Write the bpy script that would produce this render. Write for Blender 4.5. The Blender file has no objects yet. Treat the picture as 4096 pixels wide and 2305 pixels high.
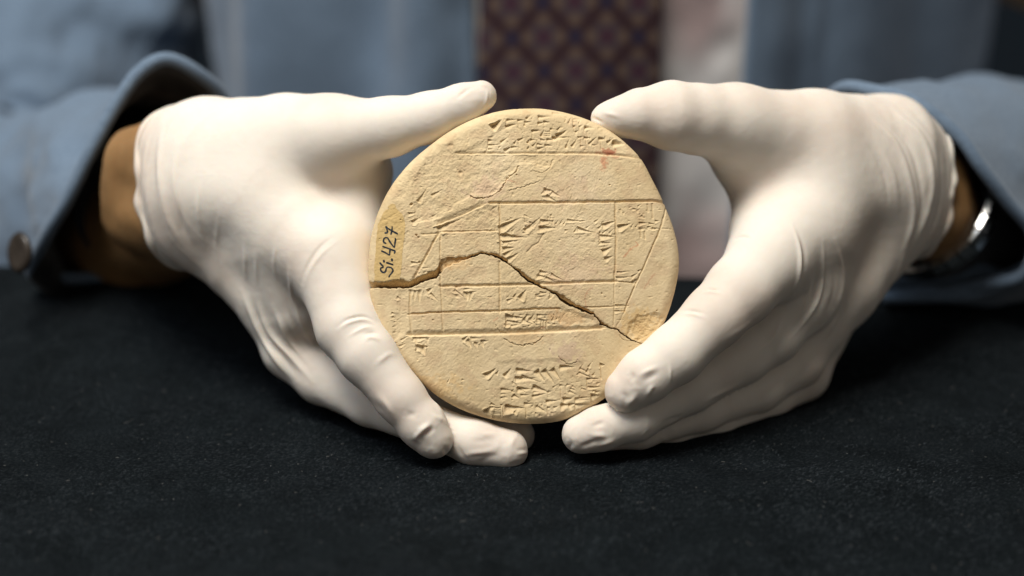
import bpy, math
import numpy as np
from mathutils import Matrix, Vector

# ------------------------------------------------------------------ camera, world, light, exposure
sc = bpy.context.scene
COL = sc.collection
PITCH = math.radians(20.0)
CAM_Z = 0.2315
FOC = 0.5                      # focus distance in metres: the face of the tablet
FPX = 50.0 / 36.0 * 4096.0     # focal length in pixels of the 4096 px wide photograph
S0 = FOC / FPX                 # metres per photograph pixel on the tablet face

cam_d = bpy.data.cameras.new("camera")
cam = bpy.data.objects.new("camera", cam_d)
COL.objects.link(cam)
cam.location = (0, 0, CAM_Z)
cam.rotation_euler = (math.pi / 2 - PITCH, 0, 0)
cam_d.lens = 50
cam_d.sensor_width = 36
cam_d.clip_start = 0.01
cam_d.clip_end = 50
cam_d.dof.use_dof = True
cam_d.dof.focus_distance = FOC + 0.002
cam_d.dof.aperture_fstop = 3.0
cam_d.dof.aperture_blades = 0
sc.camera = cam
CM = np.array(cam.rotation_euler.to_matrix())
CT = np.array([0, 0, CAM_Z])

w = bpy.data.worlds.new("World")
sc.world = w
w.use_nodes = True
bg = w.node_tree.nodes["Background"]
bg.inputs[0].default_value = (1.0, 0.92, 0.82, 1)
bg.inputs[1].default_value = 0.15

sc.view_settings.view_transform = 'Standard'
sc.view_settings.look = 'None'
sc.view_settings.exposure = 0.12
sc.view_settings.gamma = 1.0


def area_lamp(name, loc, target, size, power, color, size_y=None):
    l = bpy.data.lights.new(name, 'AREA')
    l.energy = power
    l.color = color
    l.size = size
    if size_y:
        l.shape = 'RECTANGLE'
        l.size_y = size_y
    o = bpy.data.objects.new(name, l)
    COL.objects.link(o)
    o.location = loc
    o.rotation_euler = (Vector(target) - Vector(loc)).to_track_quat('-Z', 'Y').to_euler()
    return o


area_lamp("key_lamp", (-0.22, 0.22, 1.12), (0.0, 0.50, 0.06), 0.50, 14.6, (1.0, 0.935, 0.83))
area_lamp("fill_light", (-0.75, 0.10, 1.25), (0.0, 0.70, 0.10), 0.8, 6.5, (0.80, 0.90, 1.0))  # added cool fill without a visible source, brightens the jacket's left side

# ------------------------------------------------------------------ helpers
def c2w(p):
    return np.asarray(p, float) @ CM.T + CT


def cs(px, py, wmm):
    """a pixel of the photograph and a distance in mm in front of the tablet face -> camera space"""
    d = FOC - wmm / 1000.0
    return np.array([(px - 2048.0) / FPX * d, (1152.5 - py) / FPX * d, -d])


def tag(o, label=None, cat=None, group=None, kind=None):
    for k, v in (("label", label), ("category", cat), ("group", group), ("kind", kind)):
        if v:
            o[k] = v
    return o


def empty(name, loc):
    o = bpy.data.objects.new(name, None)
    COL.objects.link(o)
    o.location = loc
    o.empty_display_size = 0.05
    return o


def root_loc(o):
    l = Vector((0, 0, 0))
    while o is not None:
        l += o.location
        o = o.parent
    return np.array(l)


def mesh_obj(name, verts, faces, mats, parent=None, origin=None, smooth=True, colors=None, mat_idx=None):
    """verts in world space; the object origin is put at `origin` (default: parent's origin)"""
    verts = np.asarray(verts, float)
    base = root_loc(parent) if parent else np.zeros(3)
    org = np.asarray(origin, float) if origin is not None else (base if parent else verts.mean(0))
    me = bpy.data.meshes.new(name)
    v = (verts - org).astype(np.float32)
    if isinstance(faces, np.ndarray):
        n, k = faces.shape
        me.vertices.add(len(v))
        me.vertices.foreach_set("co", v.ravel())
        me.loops.add(n * k)
        me.loops.foreach_set("vertex_index", faces.astype(np.int32).ravel())
        me.polygons.add(n)
        me.polygons.foreach_set("loop_start", np.arange(0, n * k, k, dtype=np.int32))
        me.update(calc_edges=True)
    else:
        me.from_pydata(v.tolist(), [], faces)
    me.validate()
    if smooth:
        me.polygons.foreach_set("use_smooth", np.ones(len(me.polygons), bool))
    for m in (mats if isinstance(mats, (list, tuple)) else [mats]):
        me.materials.append(m)
    if mat_idx is not None:
        me.polygons.foreach_set("material_index", np.asarray(mat_idx, np.int32))
    if colors is not None:
        for cn, ca in colors.items():
            at = me.color_attributes.new(cn, 'FLOAT_COLOR', 'POINT')
            c4 = np.ones((len(v), 4), np.float32)
            c4[:, :3] = ca
            at.data.foreach_set("color", c4.ravel())
    me.update()
    o = bpy.data.objects.new(name, me)
    COL.objects.link(o)
    o.parent = parent
    o.location = org - base
    return o


# ---- noise
_rs = np.random.RandomState(7)
_T = _rs.rand(64, 64, 64).astype(np.float32)


def vn3(p, f, seed=0):
    q = np.asarray(p, np.float32) * f + seed * 17.31
    i = np.floor(q).astype(int)
    t = q - i
    t = t * t * (3 - 2 * t)
    i0 = i & 63
    i1 = (i + 1) & 63
    r = 0
    for a in (0, 1):
        ia = (i1 if a else i0)[..., 0]
        wa = t[..., 0] if a else 1 - t[..., 0]
        for b in (0, 1):
            ib = (i1 if b else i0)[..., 1]
            wb = t[..., 1] if b else 1 - t[..., 1]
            for c in (0, 1):
                ic = (i1 if c else i0)[..., 2]
                wc = t[..., 2] if c else 1 - t[..., 2]
                r = r + _T[ia, ib, ic] * wa * wb * wc
    return r * 2 - 1


def fbm3(p, f, oct=4, seed=0, gain=0.5):
    r, a = 0, 1.0
    for k in range(oct):
        r = r + a * vn3(p, f * 2 ** k, seed + k)
        a *= gain
    return r


def fbm2(X, Y, f, oct=4, seed=0, gain=0.5):
    P = np.stack([X, Y, np.full_like(X, 0.37)], -1)
    r, a = 0, 1.0
    for k in range(oct):
        P[..., 2] = (0.37 + seed * 3.1 + k * 1.7) / (f * 2 ** k)
        r = r + a * vn3(P, f * 2 ** k, 0)
        a *= gain
    return r


def sstep(a, b, x):
    t = np.clip((x - a) / (b - a), 0, 1)
    return t * t * (3 - 2 * t)


def catmull(pts, n=10, closed=False):
    P = np.asarray(pts, float)
    m = len(P)
    out = []
    rng = range(m if closed else m - 1)
    for i in rng:
        if closed:
            p0, p1, p2, p3 = P[(i - 1) % m], P[i], P[(i + 1) % m], P[(i + 2) % m]
        else:
            p0, p1, p2, p3 = P[max(i - 1, 0)], P[i], P[i + 1], P[min(i + 2, m - 1)]
        for t in np.arange(n) / n:
            out.append(0.5 * (2 * p1 + (p2 - p0) * t + (2 * p0 - 5 * p1 + 4 * p2 - p3) * t ** 2
                              + (3 * p1 - p0 - 3 * p2 + p3) * t ** 3))
    if not closed:
        out.append(P[-1])
    return np.array(out)


# ---- materials
def new_mat(name):
    m = bpy.data.materials.new(name)
    m.use_nodes = True
    nt = m.node_tree
    return m, nt, nt.nodes["Principled BSDF"]


def node(nt, typ, **kw):
    n = nt.nodes.new(typ)
    for k, v in kw.items():
        if k in n.inputs:
            n.inputs[k].default_value = v
        else:
            setattr(n, k, v)
    return n


def ramp(nt, fac, stops):
    r = nt.nodes.new("ShaderNodeValToRGB")
    el = r.color_ramp.elements
    while len(el) < len(stops):
        el.new(0.5)
    for e, (p, c) in zip(el, stops):
        e.position = p
        e.color = (*c, 1)
    nt.links.new(fac, r.inputs[0])
    return r


def noise(nt, scale, detail=4, rough=0.55, co=None, dist=0.0):
    n = node(nt, "ShaderNodeTexNoise")
    n.inputs["Scale"].default_value = scale
    n.inputs["Detail"].default_value = detail
    n.inputs["Roughness"].default_value = rough
    n.inputs["Distortion"].default_value = dist
    if co is not None:
        nt.links.new(co, n.inputs["Vector"])
    return n


def bump(nt, bsdf, height, dist, strength=1.0, prev=None):
    b = node(nt, "ShaderNodeBump")
    b.inputs["Distance"].default_value = dist
    b.inputs["Strength"].default_value = strength
    nt.links.new(height, b.inputs["Height"])
    if prev is not None:
        nt.links.new(prev.outputs[0], b.inputs["Normal"])
    nt.links.new(b.outputs[0], bsdf.inputs["Normal"])
    return b


def mixc(nt, fac, a, b, mode='MIX'):
    m = nt.nodes.new("ShaderNodeMix")
    m.data_type = 'RGBA'
    m.blend_type = mode
    for sock, v in ((0, fac), (6, a), (7, b)):
        if hasattr(v, "links"):
            nt.links.new(v, m.inputs[sock])
        elif sock == 0:
            m.inputs[0].default_value = v
        else:
            m.inputs[sock].default_value = (*v, 1)
    return m.outputs[2]


# clay
M_CLAY, nt, b = new_mat("fired_clay")
tc = node(nt, "ShaderNodeTexCoord").outputs["Object"]
n1 = noise(nt, 38, 5, 0.6, tc)
n2 = noise(nt, 420, 4, 0.65, tc)
base = ramp(nt, n1.outputs[0], [(0.3, (0.648, 0.500, 0.298)), (0.55, (0.712, 0.562, 0.345)), (0.75, (0.715, 0.582, 0.382))])
att = node(nt, "ShaderNodeVertexColor", layer_name="stain")
c1 = mixc(nt, 1.0, base.outputs[0], att.outputs[0], 'MULTIPLY')
sp = ramp(nt, n2.outputs[0], [(0.30, (0.86, 0.84, 0.80)), (0.55, (1, 1, 1))])
c2 = mixc(nt, 0.55, c1, sp.outputs[0], 'MULTIPLY')
nt.links.new(c2, b.inputs["Base Color"])
b.inputs["Roughness"].default_value = 0.92
b.inputs["Specular IOR Level"].default_value = 0.12
n3 = noise(nt, 900, 5, 0.7, tc)
b1 = bump(nt, b, n3.outputs[0], 0.00022, 0.5)

M_PATCH, nt, b = new_mat("yellowed_varnish")
tc = node(nt, "ShaderNodeTexCoord").outputs["Object"]
n1 = noise(nt, 90, 5, 0.6, tc)
r = ramp(nt, n1.outputs[0], [(0.3, (0.62, 0.435, 0.185)), (0.7, (0.69, 0.50, 0.235))])
nt.links.new(r.outputs[0], b.inputs["Base Color"])
b.inputs["Roughness"].default_value = 0.7
b.inputs["Specular IOR Level"].default_value = 0.2
bump(nt, b, noise(nt, 900, 4, 0.7, tc).outputs[0], 0.0002, 0.6)

M_INK, nt, b = new_mat("black_ink")
b.inputs["Base Color"].default_value = (0.012, 0.018, 0.026, 1)
b.inputs["Roughness"].default_value = 0.6

# latex
M_LATEX, nt, b = new_mat("white_latex")
tc = node(nt, "ShaderNodeTexCoord").outputs["Object"]
n1 = noise(nt, 28, 4, 0.5, tc)
r = ramp(nt, n1.outputs[0], [(0.32, (0.700, 0.610, 0.535)), (0.52, (0.765, 0.705, 0.635)), (0.75, (0.790, 0.740, 0.672))])
nt.links.new(r.outputs[0], b.inputs["Base Color"])
b.inputs["Roughness"].default_value = 0.68
b.inputs["Specular IOR Level"].default_value = 0.22
b.inputs["Subsurface Weight"].default_value = 0.4
b.inputs["Subsurface Radius"].default_value = (0.004, 0.0025, 0.0016)
b.inputs["Subsurface Scale"].default_value = 0.6
bump(nt, b, noise(nt, 320, 4, 0.6, tc).outputs[0], 0.00012, 0.5)

M_SKIN, nt, b = new_mat("skin")
tc = node(nt, "ShaderNodeTexCoord").outputs["Object"]
r = ramp(nt, noise(nt, 60, 5, 0.6, tc).outputs[0], [(0.3, (0.25, 0.135, 0.052)), (0.7, (0.36, 0.205, 0.088))])
nt.links.new(r.outputs[0], b.inputs["Base Color"])
b.inputs["Roughness"].default_value = 0.55
b.inputs["Subsurface Weight"].default_value = 0.15
b.inputs["Subsurface Radius"].default_value = (0.006, 0.002, 0.001)


def fabric(name, c0, c1, scale=900, rough=0.95, sheen=0.2):
    m, nt, b = new_mat(name)
    tc = node(nt, "ShaderNodeTexCoord").outputs["Object"]
    r = ramp(nt, noise(nt, scale * 0.5, 4, 0.7, tc).outputs[0], [(0.3, c0), (0.7, c1)])
    nt.links.new(r.outputs[0], b.inputs["Base Color"])
    b.inputs["Roughness"].default_value = rough
    b.inputs["Specular IOR Level"].default_value = 0.1
    b.inputs["Sheen Weight"].default_value = sheen
    bump(nt, b, noise(nt, scale, 3, 0.6, tc).outputs[0], 0.0004, 0.6)
    return m


M_JACKET = fabric("blue_grey_wool", (0.112, 0.160, 0.230), (0.158, 0.218, 0.300))
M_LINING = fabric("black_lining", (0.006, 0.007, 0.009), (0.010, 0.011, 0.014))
M_NAVY = fabric("navy_lining_shade", (0.010, 0.016, 0.027), (0.016, 0.024, 0.038))

# black knit cloth
M_CLOTH, nt, b = new_mat("black_knit")
tc = node(nt, "ShaderNodeTexCoord").outputs["Object"]
mp = node(nt, "ShaderNodeMapping")
mp.inputs["Scale"].default_value = (1.0, 3.2, 1.0)
nt.links.new(tc, mp.inputs["Vector"])
nA = noise(nt, 900, 4, 0.8, mp.outputs[0])
nB = noise(nt, 55, 4, 0.6, tc)
rA = ramp(nt, nA.outputs[0], [(0.34, (0.0032, 0.0046, 0.0058)), (0.54, (0.0080, 0.0106, 0.0128)), (0.72, (0.050, 0.060, 0.067))])
rB = ramp(nt, nB.outputs[0], [(0.3, (0.7, 0.7, 0.7)), (0.7, (1.15, 1.15, 1.15))])
cc = mixc(nt, 1.0, rA.outputs[0], rB.outputs[0], 'MULTIPLY')
nt.links.new(cc, b.inputs["Base Color"])
b.inputs["Roughness"].default_value = 0.95
b.inputs["Specular IOR Level"].default_value = 0.03
b.inputs["Sheen Weight"].default_value = 0.0
wv = node(nt, "ShaderNodeTexWave")
wv.bands_direction = 'Y'
wv.inputs["Scale"].default_value = 330
wv.inputs["Distortion"].default_value = 1.5
wv.inputs["Detail"].default_value = 2
nt.links.new(tc, wv.inputs["Vector"])
b1 = bump(nt, b, wv.outputs[0], 0.00025, 0.35)
bump(nt, b, nA.outputs[0], 0.0006, 0.8, b1)

M_METAL, nt, b = new_mat("steel")
b.inputs["Base Color"].default_value = (0.75, 0.74, 0.72, 1)
b.inputs["Metallic"].default_value = 1
b.inputs["Roughness"].default_value = 0.22
M_HORN, nt, b = new_mat("brown_horn")
tc = node(nt, "ShaderNodeTexCoord").outputs["Object"]
r = ramp(nt, noise(nt, 200, 3, 0.6, tc).outputs[0], [(0.3, (0.022, 0.017, 0.013)), (0.7, (0.045, 0.035, 0.028))])
nt.links.new(r.outputs[0], b.inputs["Base Color"])
b.inputs["Roughness"].default_value = 0.35


M_BACKDROP = fabric("dark_navy_backdrop", (0.010, 0.017, 0.026), (0.014, 0.022, 0.033), 200)


def vcol_mat(name, attr, rough=0.9, sheen=0.1):
    m, nt, b = new_mat(name)
    a = node(nt, "ShaderNodeVertexColor", layer_name=attr)
    nt.links.new(a.outputs[0], b.inputs["Base Color"])
    b.inputs["Roughness"].default_value = rough
    b.inputs["Sheen Weight"].default_value = sheen
    b.inputs["Specular IOR Level"].default_value = 0.15
    tc = node(nt, "ShaderNodeTexCoord").outputs["Object"]
    bump(nt, b, noise(nt, 1200, 3, 0.6, tc).outputs[0], 0.0003, 0.5)
    return m


M_TIE = vcol_mat("patterned_silk", "print", 0.7, 0.0)
M_SHIRT = vcol_mat("white_cotton", "print", 0.85)
M_FUZZ, nt, b = new_mat("black_fuzz")
b.inputs["Base Color"].default_value = (0.058, 0.069, 0.080, 1)
b.inputs["Roughness"].default_value = 1.0
b.inputs["Specular IOR Level"].default_value = 0.0
M_LINT, nt, b = new_mat("lint")
b.inputs["Base Color"].default_value = (0.16, 0.16, 0.155, 1)
b.inputs["Roughness"].default_value = 0.9

# ------------------------------------------------------------------ the clay tablet
# Relief is modelled as real height, in pixels of the photograph (0.088 mm each) on the tablet face.
TX0, TY0, TW = 1420, 380, 1360
TILES = {'A': (1900, 420, 6.44), 'B': (2200, 420, 6.44), 'C': (1480, 640, 5.152), 'D': (1960, 700, 5.178),
         'E': (2320, 760, 5.178), 'F': (1980, 900, 5.152), 'G': (1460, 860, 4.53), 'H': (1560, 1080, 4.265),
         'I': (1940, 1420, 5.152), 'J': (1900, 1100, 4.834), 'K': (2300, 1000, 3.625), 'L': (1500, 1300, 3.624),
         'P': (1440, 400, 1.859), 'S': (0, 0, 1.0)}


def tp(t, x, y):
    a, b_, s = TILES[t]
    return a + x / s, b_ + y / s


gx, gy = np.meshgrid(np.arange(TW) + TX0, np.arange(TW) + TY0)
gx = gx.astype(np.float32)
gy = gy.astype(np.float32)
# hand-made strokes wander a little
WX = gx + fbm2(gx, gy, 1 / 22, 3, 5) * 1.6
WY = gy + fbm2(gx, gy, 1 / 22, 3, 9) * 1.6
REL = np.zeros((TW, TW), np.float32)
LIP = np.zeros((TW, TW), np.float32)


def box(xs, ys, m):
    x0 = max(int(min(xs) - m - TX0), 0)
    x1 = min(int(max(xs) + m - TX0) + 1, TW)
    y0 = max(int(min(ys) - m - TY0), 0)
    y1 = min(int(max(ys) + m - TY0) + 1, TW)
    return slice(y0, y1), slice(x0, x1)


def wedge(t, x0, y0, x1, y1, wd, k=0.50):
    """one impression of the stylus: deep head at the first point, running out to the second"""
    s = TILES[t][2]
    ax, ay = tp(t, x0, y0)
    bx, by = tp(t, x1, y1)
    wd = wd / s
    if t in 'AB':
        k = k * 1.6
        wd = wd * 1.12
    elif t == 'I':
        k = k * 1.2
        wd = wd * 1.08
    elif t in 'DFE':
        wd = wd * 0.8
    L = math.hypot(bx - ax, by - ay) + 1e-6
    ux, uy = (bx - ax) / L, (by - ay) / L
    sl = box((ax, bx), (ay, by), wd + 3)
    dx, dy = WX[sl] - ax, WY[sl] - ay
    u = (dx * ux + dy * uy) / L
    v = (-dx * uy + dy * ux)
    hw = np.maximum(wd * 0.70 * np.clip(1.02 - 0.85 * u, 0.0, 1), 0.3)
    # the stylus leans: steep wall towards the top of the tablet, broad facet below
    vu = -v * (1.0 if ux >= 0 else -1.0)
    asym = 0.55 * min(1.0, abs(ux) * 1.6)
    across = 1 - np.where(vu > 0, vu / (hw * (1 - asym)), -vu / (hw * (1 + asym * 0.9)))
    head = np.clip((u * L + wd * 0.30) / (wd * 0.30), 0, 1)
    h = -k * wd * np.clip(across, 0, 1) * np.clip(1.05 - u, 0, 1) ** 0.7 * head
    h = np.where(u > 1.05, 0, h)
    REL[sl] = np.minimum(REL[sl], h) + 0.25 * np.maximum(REL[sl], h)
    lip = np.clip(1 - np.abs(across + 0.28) / 0.34, 0, 1) * np.clip(1.02 - u, 0, 1) * (u > -0.15)
    LIP[sl] = np.maximum(LIP[sl], 0.20 * wd * lip)


def polydist(xs, ys, X, Y):
    """distance to a polyline and the side (positive: above / left of travel in picture)"""
    D = np.full(X.shape, 1e9, np.float32)
    SG = np.zeros(X.shape, np.float32)
    for i in range(len(xs) - 1):
        ax, ay, bx, by = xs[i], ys[i], xs[i + 1], ys[i + 1]
        L2 = (bx - ax) ** 2 + (by - ay) ** 2 + 1e-9
        t = np.clip(((X - ax) * (bx - ax) + (Y - ay) * (by - ay)) / L2, 0, 1)
        d = np.hypot(X - ax - t * (bx - ax), Y - ay - t * (by - ay))
        s = (X - ax) * (by - ay) - (Y - ay) * (bx - ax)
        m = d < D
        D = np.where(m, d, D)
        SG = np.where(m, np.sign(s), SG)
    return D, SG


def groove(t, pts, up, dn, dep, wob=1.0):
    """a ruled line: shallow bank `up` px wide on its left side of travel, steep bank `dn` px on the other"""
    P = [tp(t, *p) for p in pts]
    xs, ys = [p[0] for p in P], [p[1] for p in P]
    sl = box(xs, ys, up + dn + 4)
    X = gx[sl] * (1 - wob) + WX[sl] * wob
    Y = gy[sl] * (1 - wob) + WY[sl] * wob
    D, SG = polydist(xs, ys, X, Y)
    sd = D * SG
    h = np.where(sd > 0, 1 - sd / up, 1 + sd / dn)
    h = np.clip(h, 0, 1)
    h = h * h * (3 - 2 * h) * 0.5 + h * 0.5
    REL[sl] = np.minimum(REL[sl], -dep * h) + 0.3 * np.maximum(REL[sl], -dep * h)


def hair(t, pts, wd=2.6, dep=9, jit=4.0):
    P = catmull([tp(t, *p) for p in pts], 6)
    xs, ys = P[:, 0], P[:, 1]
    sl = box(xs, ys, wd + 8)
    X = gx[sl] + fbm2(gx[sl], gy[sl], 1 / 9, 3, 31) * jit
    Y = gy[sl] + fbm2(gx[sl], gy[sl], 1 / 9, 3, 37) * jit
    D, SG = polydist(xs, ys, X, Y)
    REL[sl] += -dep * np.clip(1 - D / wd, 0, 1) + 1.6 * np.clip(1 - D / 14, 0, 1) * (SG > 0)


def inpoly(P, X, Y):
    c = np.zeros(X.shape, bool)
    n = len(P)
    for i in range(n):
        x0, y0 = P[i]
        x1, y1 = P[(i + 1) % n]
        cond = (y0 > Y) != (y1 > Y)
        c ^= cond & (X < (x1 - x0) * (Y - y0) / (y1 - y0 + 1e-9) + x0)
    return c


def area(t, pts, amount, soft=6, rough=0):
    P = [tp(t, *p) for p in pts]
    xs, ys = [p[0] for p in P], [p[1] for p in P]
    sl = box(xs, ys, soft + 12)
    X = gx[sl] + fbm2(gx[sl], gy[sl], 1 / 30, 4, 51) * 6
    Y = gy[sl] + fbm2(gx[sl], gy[sl], 1 / 30, 4, 57) * 6
    ins = inpoly(P, X, Y)
    D, _ = polydist(xs + [xs[0]], ys + [ys[0]], X, Y)
    k = np.where(ins, np.clip(D / soft, 0, 1), 0)
    REL[sl] += amount * k
    if rough:
        REL[sl] += k * rough * fbm2(gx[sl], gy[sl], 1 / 26, 5, 61, 0.6)


def strokes(t, text):
    for q in text.split(';'):
        v = [float(a) for a in q.split(',')]
        wedge(t, *v)


def lines(t, text, up=5, dn=5, dep=4.5):
    for q in text.split(';'):
        v = [float(a) for a in q.split(',')]
        groove(t, list(zip(v[0::2], v[1::2])), up, dn, dep)


# broad, soft dents and flaked areas first
area('P', [(240, 760), (230, 640), (300, 530), (400, 520), (420, 600), (330, 760)], -5, 22, 2)
area('P', [(540, 330), (700, 330), (720, 400), (1480, 400), (1420, 500), (1200, 480), (1000, 700), (820, 720), (560, 900), (400, 930), (380, 620)], -3.0, 8, 1.6)
area('P', [(600, 925), (900, 790), (1020, 775), (1025, 970), (605, 980)], -3.5, 10, 1.5)
area('P', [(960, 110), (1480, 90), (1800, 200), (2040, 410), (720, 395), (940, 290), (1080, 150)], -2.5, 14, 0.6)
area('K', [(1180, 880), (1310, 925), (1312, 990), (1250, 1060), (1150, 1220), (900, 1340), (740, 1240), (760, 1060), (900, 960), (1060, 910)], -6, 9, 4)
area('J', [(1420, 330), (1480, 340), (1530, 400), (1490, 460), (1420, 470)], -4, 5)
area('J', [(1560, 640), (1700, 620), (2330, 800), (2390, 950), (2100, 1030), (1750, 1000), (1600, 900)], -4.5, 16, 1.2)
area('H', [(130, 330), (850, 250), (340, 360), (330, 1100), (40, 1230), (30, 740), (110, 700)], -3.5, 16, 1.0)
area('S', [(1985, 1440), (2200, 1435), (2340, 1440), (2370, 1600), (2200, 1660), (1990, 1640), (1980, 1560)], -2.5, 16, 0.8)

# ruled lines of the plan (travel left to right: the shallow bank lies above)
groove('S', [(1827, 616), (2100, 616), (2274, 616), (2387, 618), (2580, 632)], 15, 3, 7)
groove('S', [(1960, 816), (2060, 815), (2182, 814), (2219, 815), (2360, 811), (2463, 811), (2610, 806), (2675, 815)], 13, 3, 9)
groove('S', [(1763, 930), (1860, 927), (1985, 924)], 10, 4, 6)
groove('S', [(1763, 895), (1845, 862), (1930, 824)], 22, 4, 7)
groove('S', [(1690, 938), (1757, 936)], 7, 4, 4)
groove('S', [(2463, 1130), (2400, 1130), (2231, 1137), (2156, 1138)][::-1], 14, 4, 8)
groove('S', [(2457, 1127), (2545, 1134)], 5, 3, 5)
groove('S', [(1764, 1148), (1900, 1146), (2000, 1144), (2144, 1141)], 13, 5, 8)
groove('S', [(1635, 1260), (1768, 1251), (1999, 1247), (2130, 1239), (2239, 1237)], 9, 3, 8)
groove('S', [(2341, 1230), (2427, 1228), (2512, 1225)], 5, 4, 5)
groove('S', [(1640, 1343), (1800, 1340), (1952, 1337), (2198, 1328), (2300, 1322), (2405, 1316)], 24, 6, 10)
groove('S', [(1999, 812), (2001, 900), (2003, 1035)], 5, 7, 7)
groove('S', [(1999, 1050), (2001, 1150), (2002, 1250)], 5, 9, 6)
groove('S', [(1761, 930), (1762, 1040)], 6, 5, 5)
groove('S', [(1763, 1082), (1764, 1146), (1768, 1250), (1772, 1335)], 6, 5, 5)
groove('S', [(2463, 811), (2465, 960), (2463, 1050), (2459, 1127)], 5, 8, 7)
groove('S', [(2459, 1127), (2457, 1225), (2456, 1303)], 5, 6, 3.5)
groove('S', [(2666, 835), (2641, 920), (2588, 1040), (2568, 1083), (2545, 1132), (2507, 1221), (2499, 1245)][::-1], 5, 4, 7)
groove('S', [(2468, 1306), (2499, 1245)], 5, 5, 2)
groove('S', [(1655, 1118), (1715, 1010), (1757, 932)], 10, 4, 7)
groove('S', [(1641, 1174), (1640, 1263), (1648, 1340)], 6, 8, 6)
lines('P', '2280,790,2330,900;2080,955,2320,960', 4, 4, 2)

# wedges
strokes('A', '430,540,690,370,170;830,375,1130,370,80;1110,380,1320,395,70;800,540,1110,480,90;1310,340,1430,250,80;1450,350,1490,290,50;1640,285,1990,290,80;1280,430,1500,440,70;1260,520,1340,420,70;1620,450,1790,450,90;1780,430,1960,440,80;1470,650,1730,645,80;1700,800,1800,590,70;1930,612,2090,625,65;2120,640,2220,550,70;2100,780,2380,640,140;350,890,490,915,70;650,950,840,840,80;340,1022,660,1020,70;340,1125,490,1120,60;760,1160,960,1070,100;940,1075,1130,1090,80;1000,980,1100,880,70;1110,900,1290,830,80;1350,970,1410,870,80;1430,885,1590,895,75;1700,890,1845,895,70;1850,885,2130,885,70;1800,1020,2040,1045,75;1610,1000,1740,1030,60;2000,830,2440,830,110;1480,1050,1600,940,70;1620,1110,1800,1080,80;610,1090,690,1050,60;1340,1130,1420,1010,60')
lines('A', '805,400,800,580;1120,400,1125,610;350,910,300,1200;1592,930,1600,1240;1820,1060,1830,1230;1640,280,1640,480;1940,620,1935,790;1800,680,1930,690;1790,740,1930,745;1780,790,1920,795;1480,660,1490,860;1130,990,1130,1110')
strokes('B', '70,180,580,205,60;380,430,450,280,50;470,470,560,280,60;610,330,800,320,70;740,480,800,330,50;600,530,700,535,70;760,540,890,480,70;910,550,1150,575,110;545,1060,720,860,80;730,830,880,810,70;890,830,1080,865,80;1000,1000,1260,780,70;1280,840,1480,890,100;1470,960,1670,820,80;1660,930,1940,990,170;1100,1015,1300,1020,55;780,1055,930,1050,55;400,1090,520,830,70;650,690,760,640,70;600,420,740,410,60')
lines('B', '930,880,940,1110;1310,900,1330,1130;1680,1000,1690,1170;800,850,795,1110;620,550,630,690;770,560,760,690;900,560,890,690;960,690,970,860;590,300,600,520')
strokes('C', '990,850,1180,560,110;1270,720,1560,570,90;860,1270,1130,1130,90;820,920,890,890,50;800,1100,1000,1090,60;1400,1400,2000,1160,130;1280,1170,1420,1070,70;1640,975,1720,960,40;1040,545,1150,560,50')
strokes('D', '1290,350,1480,460,90;1190,430,1400,560,100;1130,300,1300,330,120;1060,390,1230,190,45;1190,470,1370,290,45;190,1080,640,890,150;720,1130,1070,860,110;860,1080,1070,880,60;1050,940,1340,960,110;1040,1080,1380,1100,130;1350,1010,1430,930,50;1440,1020,1500,920,50;1510,1020,1580,930,50;1610,925,2020,960,70;1740,1180,1830,1040,60;1830,1100,2071,1180,110;220,1240,700,1280,140;0,860,170,650,50;0,760,150,620,40;20,900,170,840,50;20,1020,160,990,60;20,1130,170,1080,60;230,1370,330,1450,60;300,1150,390,1070,40')
strokes('E', '0,640,150,640,50;130,780,220,720,50;0,800,340,900,70;470,720,740,640,120;370,790,500,680,60;460,900,570,810,50;600,890,710,790,50;430,950,730,960,110;430,1080,690,1100,70;470,1250,650,1190,130;520,1410,680,1370,110;1020,360,1090,335,40;1200,330,1270,280,50;790,760,1060,690,140;1060,780,1130,680,45;1150,770,1210,680,45;1240,675,1420,690,80;1430,690,1580,715,70;1580,630,1640,680,30;1230,800,1410,825,60;1400,770,1500,750,60;1500,790,1670,790,70')
lines('E', '1260,830,1270,980;1350,860,1350,1010;1400,300,1420,450;1500,280,1510,580;410,890,410,1120')
strokes('F', '140,220,640,260,120;170,350,480,330,90;170,480,410,460,110;180,610,390,500,110;270,690,500,570,100;940,960,1110,990,110;900,1030,1060,1090,110;1170,1010,1410,1140,90;1060,1090,1250,1190,90;870,1040,1030,830,40;1110,1010,1180,970,40;1030,1110,1090,1040,40')
lines('F', '650,570,750,450,880,370,960,250,990,200', 3, 8, 3)
strokes('G', '845,855,1000,870,60;1050,960,1180,960,35;1060,1040,1130,1020,40;1140,1035,1210,1020,40;900,1080,960,1040,40;960,1060,1010,1040,40')
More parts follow.
